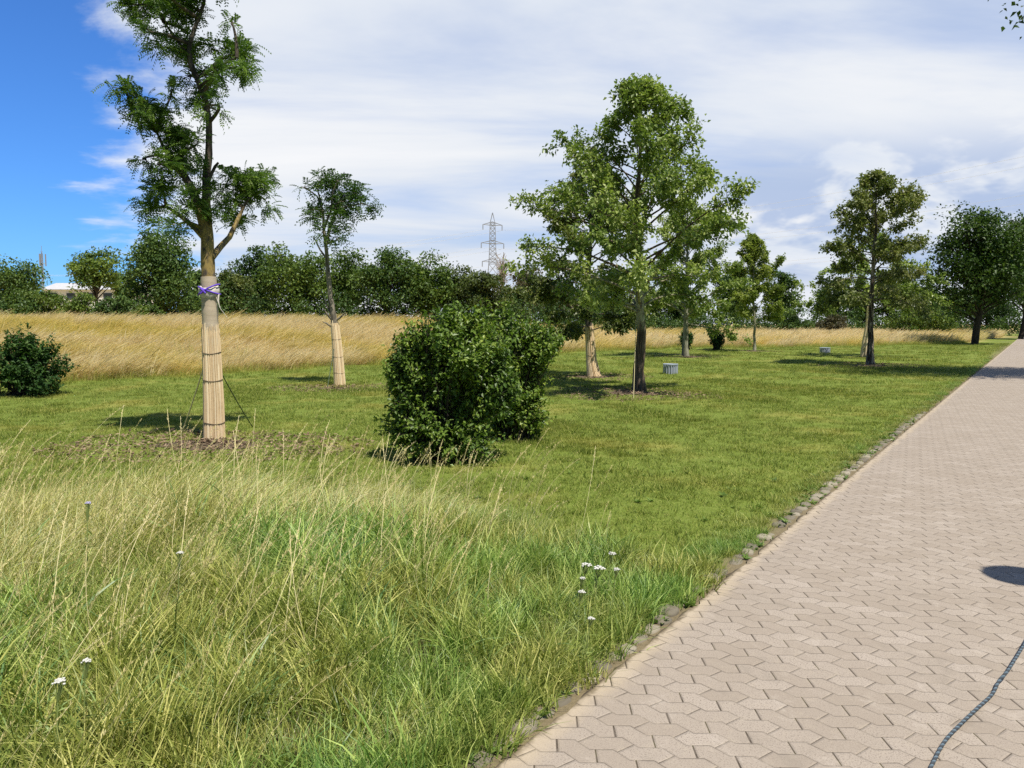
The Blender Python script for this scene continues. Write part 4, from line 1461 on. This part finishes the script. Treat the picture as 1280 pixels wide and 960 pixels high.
def undergrowth():
    """the dark brushwood below the tree line, one continuous mass"""
    C, A, N, T, S = [], [], [], [], []
    xs = [(-10, 47), (180, 51), (300, 55), (450, 56), (640, 60), (760, 74), (900, 84), (1050, 92), (1300, 104)]
    for px in np.arange(-60, 1400, 5.0):
        D = np.interp(px, [a for a, b in xs], [b for a, b in xs]) + rng.normal() * 1.2 + 2.5
        x = (px - 640) / F * D
        h = rng.uniform(1.6, 3.2) * (1 + .3 * math.sin(px * .05)) * np.interp(px, [-60, 60, 170, 220], [.5, .5, .6, 1])
        n = 240
        d = unit(n) * (rng.random((n, 1)) ** .4) * np.array([.9, .8, h * .55])
        c = np.array([x, D, Hs(x, D) + h * .5]) + d
        C.append(c); A.append(unit(n) + np.array([0, 0, -.2])); N.append(np.array([0, 0, 1.]) + unit(n) * .9)
        T.append(np.clip(rng.normal(rng.uniform(.25, .55), .18, n), 0, 1)); S.append(.2 * (D / 60) ** .5 * rng.uniform(.6, 1.3, n))
    C, A, N, T, S = map(np.concatenate, (C, A, N, T, S))
    mb = MB()
    mb.leaves(C, A, N, S, S * .7, T)
    tag(mb.build('undergrowth', M['wood_dark']), 'dark tangled undergrowth below the far row of trees', 'undergrowth', kind='stuff')


undergrowth()


def dead_tree():
    D = 230
    base = np.array([(627 - 640) / F * D, D, Hs(-3, D)])
    root = empty('dead_tree', base)
    tag(root, 'bare greyish dead tree at the lower right of the pylon', 'tree', WOOD)
    mb = MB()
    top = P(628, 328, D)
    mb.tube(np.array([base, base + (top - base) * .5, top]), [.5, .35, .1], 7)
    for i in range(90):
        u = rng.uniform(.3, .95)
        s = base + (top - base) * u
        e = s + np.array([rng.normal() * 3.0 * (1.25 - u), rng.normal() * 3, rng.uniform(1, 4.2)])
        mb.tube(curve_pts(s, e, .05, .06, 5), np.linspace(.16, .07, 5), 4, cap=False)
        for _ in range(2):
            m_ = s + (e - s) * rng.uniform(.4, .9)
            mb.tube(np.array([m_, m_ + [rng.normal() * .9, rng.normal() * .9, rng.uniform(.5, 2)]]), [.09, .05], 4, cap=False)
    mb.build('trunk', M['deadwood'], root, True)


dead_tree()

# ------------------------------------------------------------------ pylon and cables
def pylon():
    D = 300
    base = np.array([(616 - 640) / F * D, D, Hs(-7, D)])
    root = empty('power_pylon', base)
    tag(root, 'grey steel lattice power pylon rising above the trees', 'pylon')
    ztop = P(616, 266, D)[2]
    zs = np.concatenate([np.linspace(base[2], P(0, 330, D)[2], 7), np.linspace(P(0, 330, D)[2], P(0, 279, D)[2], 9)[1:], [ztop]])
    def hw(z): return float(np.interp(z, [base[2], P(0, 345, D)[2], P(0, 325, D)[2], P(0, 279, D)[2], ztop], [3.2, 1.9, 1.35, .95, .08]))
    mb = MB()
    corners = [(-1, -1), (1, -1), (1, 1), (-1, 1)]
    for sx, sy in corners:
        mb.tube([base + [sx * hw(z), sy * hw(z), z - base[2]] for z in zs], .11, 5)
    for a, b in zip(zs[:-1], zs[1:]):
        for k in range(4):
            p, q = corners[k], corners[(k + 1) % 4]
            A_ = lambda c, z: base + [c[0] * hw(z), c[1] * hw(z), z - base[2]]
            mb.tube([A_(p, a), A_(q, b)], .06, 4)
            mb.tube([A_(q, a), A_(p, b)], .06, 4)
            mb.tube([A_(p, b), A_(q, b)], .06, 4)
    mb.build('mast', M['steel'], root)
    tips = []
    ax = np.array([.93, .36, 0])
    for y, half in ((281, 3.9), (304, 4.6), (327, 4.2)):
        z = P(616, y, D)[2]
        am = MB()
        for s in (-1, 1):
            tip = np.array([base[0], base[1], z]) + ax * s * half
            for o in (-.7, .7):
                am.tube([np.array([base[0], base[1] + o, z + 1.1]), tip], .10, 4)
                am.tube([np.array([base[0], base[1] + o, z - .2]), tip], .10, 4)
            tips.append((tip, s))
        arm = am.build('cross_arm', M['steel'], root)
        for s in (-1, 1):
            tip = np.array([base[0], base[1], z]) + ax * s * half
            im = MB()
            im.tube([tip, tip - [0, 0, 2.0]], .16, 6)
            ins = im.build('insulator', M['steel'], None)
            ins.data.transform(__import__('mathutils').Matrix.Translation(-Vector(root.location)))
            ins.parent = arm
    names = ['upper', 'middle', 'lowest']
    for i, (tip, s) in enumerate(tips):
        lev, side = names[i // 2], ('near' if s > 0 else 'far')
        t = np.linspace(0, 1, 40)
        p0 = tip - [0, 0, 2]
        for (e, sag, wd, r) in ((np.array([158 + s * 4, 52 + s * 3, tip[2] + 3]), 9.5, 'right', .020), (np.array([-320.0, 430 + s * 4, tip[2] - 9]), 8, 'left', .035)):
            pts = p0 + (e - p0) * t[:, None]
            pts[:, 2] -= sag * 4 * t * (1 - t)
            w = MB()
            w.tube(pts, r, 4, cap=False)
            o = w.build('power_cable', M['cable'], None)
            tag(o, 'thin power cable running %s from the %s arm of the pylon, %s end' % (wd, lev, 'right' if s > 0 else 'left'), 'cable', 'power cables strung from the pylon')


pylon()

# ------------------------------------------------------------------ antenna mast and building at far left
def antenna():
    D = 110
    base = np.array([(58 - 640) / F * D, D, Hs(-60, D)])
    root = empty('antenna_mast', base)
    tag(root, 'thin grey antenna mast behind the hedge at far left', 'mast')
    top = P(57, 317, D)
    mb = MB()
    for k in range(3):
        a = k * 2.094
        o = np.array([math.cos(a), math.sin(a), 0]) * .16
        mb.tube([base + o, [base[0] + o[0] * .7, base[1] + o[1] * .7, top[2]]], .045, 5)
    for z in np.arange(base[2] + .5, top[2], .55):
        for k in range(3):
            a, b = k * 2.094, (k + 1) * 2.094
            mb.tube([[base[0] + math.cos(a) * .15, base[1] + math.sin(a) * .15, z], [base[0] + math.cos(b) * .15, base[1] + math.sin(b) * .15, z + .5]], .022, 4)
    mb.build('mast', M['steel'], root)
    for a in range(3):
        ab = MB()
        c = np.array([base[0] + math.cos(a * 2.094 + .4) * .45, base[1] + math.sin(a * 2.094 + .4) * .45, top[2] - .9])
        ab.box(c, (.13, .10, 1.7))
        ab.tube([c - [0, 0, .5], [base[0], base[1], c[2] - .5]], .04, 4)
        ab.build('antenna_panel', M['steel'], root)
    t = MB()
    t.tube([[base[0], base[1], top[2] - .2], [base[0], base[1], top[2] + 1.1]], .03, 5)
    t.build('rod', M['steel'], root)


antenna()


def building():
    D = 84
    x0, x1 = (58 - 640) / F * D, (172 - 640) / F * D
    xc, w = (x0 + x1) / 2, x1 - x0
    zb = Hs(xc, D)
    zt = P(100, 362, D)[2]
    zr = P(100, 352, D)[2]
    root = empty('low_building', (xc, D, zb))
    tag(root, 'low white building with pale roof glimpsed through the trees at left', 'building')
    wl = MB()
    wl.box((xc, D + 3, (zb + zt) / 2), (w, 6, zt - zb))
    wall = wl.build('wall', M['white_wall'], root)
    rf = MB()
    e = .35
    v = [(xc - w / 2 - e, D - e, zt), (xc + w / 2 + e, D - e, zt), (xc + w / 2 + e, D + 6 + e, zt), (xc - w / 2 - e, D + 6 + e, zt), (xc - w / 2 - e, D + 3, zr), (xc + w / 2 + e, D + 3, zr)]
    rf.add(np.array(v) + [0, 0, .004], [[0, 1, 5, 4], [2, 3, 4, 5]])
    rf.add(np.array(v) + [0, 0, .004], [[3, 0, 4], [1, 2, 5]])
    rf.build('roof', M['roof'], root)
    for k in range(5):
        xx = xc - w / 2 + w * (k + .5) / 5
        wm = MB()
        wm.box((xx, D - .01, zt - .75), (1.1, .06, .9))
        win = wm.build('window', M['white_wall'], root)
        pm = MB()
        pm.box((xx, D - .045, zt - .75), (.95, .02, .76))
        pn = pm.build('pane', M['glass'], None)
        pn.data.transform(__import__('mathutils').Matrix.Translation(-Vector(root.location)))
        pn.parent = win


building()

# ------------------------------------------------------------------ ribbed metal bins on the lawn
def ribbed_bin(px, py, r, h, label):
    c = G(px, py)
    root = empty('ribbed_bin', c)
    tag(root, label, 'bin', 'low ribbed metal bins on the lawn')
    n = 144
    a = np.arange(n) / n * 2 * math.pi
    rr = r + .016 * np.clip(np.sin(a * 18) * 1.8, -1, 1)
    mb = MB()
    rings = []
    for z, k in ((-.03, 1), (h, 1), (h, .90), (h - .16, .88)):
        rings.append(np.stack([c[0] + np.cos(a) * (rr if k == 1 else r * k), c[1] + np.sin(a) * (rr if k == 1 else r * k), np.full(n, c[2] + z)], -1))
    v = np.concatenate(rings)
    mb.add(v, [[k * n + j, k * n + (j + 1) % n, k * n + n + (j + 1) % n, k * n + n + j] for k in range(3) for j in range(n)])
    mb.build('ribbed_body', M['zinc'], root)
    lm = MB()
    lm.lathe([(r * .87, 0), (r * .5, .012), (0.001, .016)], (c[0], c[1], c[2] + h - .05), 32)
    lm.build('lid', M['zinc_light'], root, True)
    rm = MB()
    b = np.linspace(0, 2 * math.pi, 41)
    rm.tube(np.stack([c[0] + np.cos(b) * (r + .012), c[1] + np.sin(b) * (r + .012), np.full(41, c[2] + h + .004)], -1), .014, 6, cap=False)
    rm.build('rim', M['zinc_light'], root, True)


ribbed_bin(838, 467, .22, .30, 'low grey ribbed metal bin on the lawn right of the pyramidal tree')
ribbed_bin(1031, 441, .26, .28, 'distant low grey ribbed metal bin on the lawn left of the peeling-bark tree')

# ------------------------------------------------------------------ flowers in the long grass
def yarrow(px, py, z, label, r=.035, mat='petal', lean=(.05, .0)):
    # the head sits at height z above the ground along the sight line
    d = ray(px, py)
    t = (z - CAM_H) / d[2]
    head = np.array([d[0] * t, d[1] * t, z])
    base = np.array([head[0] - lean[0], head[1] - lean[1], Hs(head[0], head[1])])
    base[2] = max(base[2], 0)
    root = empty('yarrow_flower', base)
    tag(root, label, 'flower', 'flowers in the long grass')
    s = MB()
    fork = base + (head - base) * .82
    s.tube(np.array([base, base + (head - base) * .45 + [.01, 0, 0], fork]), [.003, .0027, .0024], 5)
    fl = MB()
    k = 15
    for i in range(k):
        a = i * 2.399
        rr = r * math.sqrt((i + .3) / k)
        c = head + np.array([math.cos(a) * rr, math.sin(a) * rr, -.006 * (rr / r) ** 2 + rng.normal() * .002])
        s.tube(np.array([fork, (fork + c) / 2 + [0, 0, -.004], c]), [.0018, .0014, .0012], 4)
        fl.lathe([(.0012, -.003), (r * .26, .0005), (r * .22, .003), (.0008, .004)], c, 8)
    lf = 9
    tt = rng.uniform(.1, .8, lf)
    c = base + (head - base) * tt[:, None]
    s.leaves(c, unit(lf) + np.array([0, 0, .4]), unit(lf), .05, .009, .5)
    s.build('stem', M['stem'], root)
    fl.build('flower_head', M[mat], root, True)


yarrow(733, 705, .33, 'white yarrow head, leftmost of the upper cluster by the path', .026)
yarrow(749, 709, .33, 'white yarrow head, largest in the cluster by the path', .029)
yarrow(765, 691, .34, 'white yarrow head, highest of the cluster by the path', .020)
yarrow(771, 711, .32, 'small white yarrow head at the right of the cluster by the path', .016)
yarrow(727, 739, .30, 'small white yarrow head below the cluster by the path', .018)
yarrow(739, 772, .26, 'lowest white yarrow head by the path', .016)
yarrow(728, 722, .30, 'tiny white yarrow head between the cluster and the one below it', .014)
yarrow(74, 851, .42, 'large white flower head low in the grass at bottom left', .020)
yarrow(108, 825, .42, 'flat white flower head above the bottom left one', .016)
yarrow(225, 690, .5, 'pale flower head in the dry grass at left', .016)
yarrow(110, 628, .62, 'small lilac flower head on a tall stem at far left', .015, 'petal_lilac')


def dock(px, py, h, dx, label):
    b = G(px, py)
    root = empty('dry_stalk', b)
    tag(root, label, 'dry plant', 'dry stalks in front of the bush')
    s = MB()
    for k in range(3):
        e = b + np.array([dx * h + rng.normal() * .06, rng.normal() * .05, h * rng.uniform(.7, 1.05)])
        lp = curve_pts(b + [rng.normal() * .02, 0, -.01], e, .0, .09, 6)
        s.tube(lp, np.linspace(.0045, .002, 6), 5)
        n = 16
        w = rng.uniform(.45, 1, n)
        c = np.stack([np.interp(w, np.linspace(0, 1, 6), lp[:, i]) for i in range(3)], -1)
        s.leaves(c, unit(n) + np.array([.2, 0, .8]), unit(n), .022, .009, rng.random(n))
    s.build('stem', M['stalk'], root)


dock(512, 583, .24, -.3, 'dry pale stalk at the left foot of the large bush')
dock(538, 583, .30, -.2, 'tall bent dry stalk at the foot of the large bush')
dock(574, 582, .26, .35, 'forked pale dry stalk in front of the large bush')

# ------------------------------------------------------------------ rope on the path
def leash():
    ctrl = [(1128, 1040, 0), (1146, 992, 0), (1163, 960, 0), (1180, 928, 0), (1200, 906, 0), (1222, 885, 0), (1240, 868, 0), (1249, 851, .015), (1260, 838, .035), (1280, 806, .05), (1305, 768, .055), (1345, 735, .03), (1400, 720, 0), (1440, 722, 0)]
    pts = []
    for x, y, z in ctrl:
        d = ray(x, y)
        t = (z + .022 - CAM_H) / d[2]
        pts.append([d[0] * t, d[1] * t, z + .022])
    pts = np.array(pts)
    n = 420
    # smooth interpolation
    tt = np.linspace(0, len(pts) - 1, n)
    i = np.clip(tt.astype(int), 0, len(pts) - 2)
    f = (tt - i)[:, None]
    p0 = pts[np.maximum(i - 1, 0)]; p1 = pts[i]; p2 = pts[i + 1]; p3 = pts[np.minimum(i + 2, len(pts) - 1)]
    c = .5 * ((2 * p1) + (-p0 + p2) * f + (2 * p0 - 5 * p1 + 4 * p2 - p3) * f ** 2 + (-p0 + 3 * p1 - 3 * p2 + p3) * f ** 3)
    mb = MB()
    tan = np.gradient(c, axis=0); tan /= np.linalg.norm(tan, axis=1)[:, None]
    a_ = np.cross(tan, [0, 0, 1.]); a_ /= np.linalg.norm(a_, axis=1)[:, None]
    b_ = np.cross(tan, a_)
    s = np.concatenate([[0], np.cumsum(np.linalg.norm(np.diff(c, axis=0), axis=1))])
    for k in range(3):
        ph = s / .036 * 2 * math.pi + k * 2.094
        mb.tube(c + a_ * (np.cos(ph) * .0034)[:, None] + b_ * (np.sin(ph) * .0034)[:, None], .0040, 6, tint=(.8, .3, .1)[k])
    o = mb.build('rope', M['leash'], None, True)
    tag(o, 'blue and black twisted rope trailing over the pavers at bottom right', 'rope')


leash()

# ------------------------------------------------------------------ sun, sky, added lamp-shaped object casting the shadow on the path
SUN_EL = R(64)
SDIR = np.array([-.58, .81]); SDIR /= np.linalg.norm(SDIR)      # shadows fall this way


def shadow_caster():  # lamp shape added out of view for its shadow; the real caster is unknown
    tgt = G0(1270, 721)
    hh = 3.55
    off = hh / math.tan(SUN_EL)
    b = np.array([tgt[0] - SDIR[0] * off, tgt[1] - SDIR[1] * off, 0.0])
    root = empty('shadow_caster', b)
    tag(root, 'unseen lamp-shaped object added beside the path to cast the shadow on the pavers', 'lamp post')
    m = MB(); m.tube([b + [0, 0, -.02], b + [0, 0, .5], b + [0, 0, .55], b + [0, 0, 3.25]], [.06, .06, .04, .036], 14)
    m.build('pole', M['caster_metal'], root, True)
    m = MB(); m.lathe([(.06, 3.22), (.13, 3.28), (.14, 3.46), (.10, 3.5)], b, 24)
    m.build('caster_glass', M['opal'], root, True)
    m = MB(); m.lathe([(.02, 3.50), (.205, 3.49), (.215, 3.51), (.18, 3.56), (.06, 3.62), (.012, 3.64)], b, 32)
    m.build('hood', M['caster_metal'], root, True)
    m = MB(); m.tube([b + [0, 0, 3.62], b + [0, 0, 3.74], b + [0, 0, 3.98]], [.022, .030, .010], 8)
    m.build('finial', M['caster_metal'], root, True)


shadow_caster()

sun = bpy.data.lights.new('sun', 'SUN')
sun.energy = 5.0
sun.angle = R(.53)
sun.color = (1.0, .945, .84)
so = bpy.data.objects.new('sun', sun)
COL.objects.link(so)
ld = Vector((SDIR[0] * math.cos(SUN_EL), SDIR[1] * math.cos(SUN_EL), -math.sin(SUN_EL)))
so.rotation_euler = ld.to_track_quat('-Z', 'Y').to_euler()
so.location = (20, -15, 40)

world = bpy.data.worlds.new('World')
scene.world = world
world.use_nodes = True
wt = NT(world.node_tree)
bg = world.node_tree.nodes['Background']
SKY_S = .06
bg.inputs['Strength'].default_value = SKY_S
sky = wt.n('ShaderNodeTexSky', sky_type='NISHITA')
sky.sun_disc = False
sky.sun_elevation = SUN_EL
sky.sun_rotation = math.atan2(-SDIR[0], -SDIR[1])
sky.altitude = 200
sky.air_density = 1.0
sky.dust_density = .6
sky.ozone_density = 2.0
tc = wt.n('ShaderNodeTexCoord')
sp = wt.n('ShaderNodeSeparateXYZ')
wt.link(tc.outputs['Generated'], sp.inputs[0])
X, Y, Z = sp.outputs
az = wt.m('MULTIPLY', wt.m('ARCTAN2', X, Y), 57.2958)
el = wt.m('MULTIPLY', wt.m('ARCSINE', Z), 57.2958)
zz = wt.m('ADD', wt.m('MAXIMUM', Z, 0.0), .16)
cv = wt.n('ShaderNodeCombineXYZ')
wt.link(wt.m('DIVIDE', X, zz), cv.inputs[0])
wt.link(wt.m('DIVIDE', Y, zz), cv.inputs[1])
# streaks drawn out along the wind
mp = wt.n('ShaderNodeMapping')
mp.inputs['Rotation'].default_value = (0, 0, R(-14))
mp.inputs['Scale'].default_value = (.5, 1.25, 1)
wt.link(cv.outputs[0], mp.inputs[0])
n_str = wt.noise(mp.outputs[0], .85, 7, .56, .45)
n_big = wt.noise(mp.outputs[0], .42, 4, .5, .3)
mp2 = wt.n('ShaderNodeMapping')
mp2.inputs['Location'].default_value = (3.7, 1.2, 0)
mp2.inputs['Scale'].default_value = (.8, 1.0, 1)
wt.link(cv.outputs[0], mp2.inputs[0])
n_edge = wt.noise(mp2.outputs[0], 2.2, 7, .6, .3)
edge = wt.m('ADD', az, wt.m('MULTIPLY', wt.m('SUBTRACT', n_edge, .5), 26))
edge = wt.m('ADD', edge, wt.m('MULTIPLY', wt.m('SUBTRACT', n_str, .5), 10))
edge = wt.m('SUBTRACT', edge, wt.m('MULTIPLY', el, -.10))
cover = wt.m('MULTIPLY', wt.step(edge, -27.5, -19.5), wt.m('SUBTRACT', 1, wt.step(az, 50, 80)))
cover = wt.m('MULTIPLY', cover, wt.m('SUBTRACT', 1, wt.m('MULTIPLY', wt.step(el, 32, 60), .85)))
# thin places let the blue through a little
thin = wt.m('SUBTRACT', 1, wt.m('MULTIPLY', wt.m('SUBTRACT', 1, wt.step(n_str, .30, .52)), .30))
cover = wt.m('MULTIPLY', cover, thin)
n_mix = wt.m('ADD', wt.m('MULTIPLY', n_big, .5), wt.m('MULTIPLY', n_str, .5))
ccol = wt.ramp(n_mix, [(.36, (.47, .55, .68)), (.45, (.60, .655, .745)), (.54, (.72, .745, .785)), (.64, (.83, .83, .835))])
# low grey-blue banks near the horizon to the right
n_low = wt.noise(wt.scale(tc.outputs['Generated'], (1, 1, 2.4)), 5.0, 5, .55, .3)
lowm = wt.m('MULTIPLY', wt.step(n_low, .44, .54), wt.m('MULTIPLY', wt.step(az, 10, 18), wt.m('MULTIPLY', wt.step(el, 1.5, 4), wt.m('SUBTRACT', 1, wt.step(el, 9, 14)))))
ccol = wt.mix(wt.m('MULTIPLY', lowm, .8), ccol, (.33, .43, .64))
ccol = wt.mix(1.0, ccol, (1 / SKY_S,) * 3, 'MULTIPLY')
skyc = wt.mix(1.0, sky.outputs[0], (.66, 1.34, 2.35), 'MULTIPLY')
skyc = wt.mix(wt.step(wt.m('ABSOLUTE', az), 45, 80), skyc, wt.mix(1.0, sky.outputs[0], (.62, .80, 1.0), 'MULTIPLY'))
wt.link(wt.mix(cover, skyc, ccol), bg.inputs['Color'])

# ------------------------------------------------------------------ camera and render
cam = bpy.data.cameras.new('camera')
cam.sensor_width = 36
cam.lens = 36 * F / 1280
cam.clip_end = 8000
cam.clip_start = .05
co = bpy.data.objects.new('camera', cam)
co.location = (0, 0, CAM_H)
co.rotation_euler = (math.pi / 2 - PITCH, 0, 0)
COL.objects.link(co)
scene.camera = co
scene.render.engine = 'CYCLES'
scene.render.resolution_x, scene.render.resolution_y = 1024, 768
c = scene.cycles
c.max_bounces = 6
c.diffuse_bounces = 2
c.glossy_bounces = 2
c.transmission_bounces = 3
c.transparent_max_bounces = 4
c.caustics_reflective = c.caustics_refractive = False
c.use_denoising = False
vs = scene.view_settings
vs.view_transform = 'Standard'
vs.look = 'None'
vs.exposure = 0.25
vs.gamma = 1.0
vs.use_curve_mapping = False
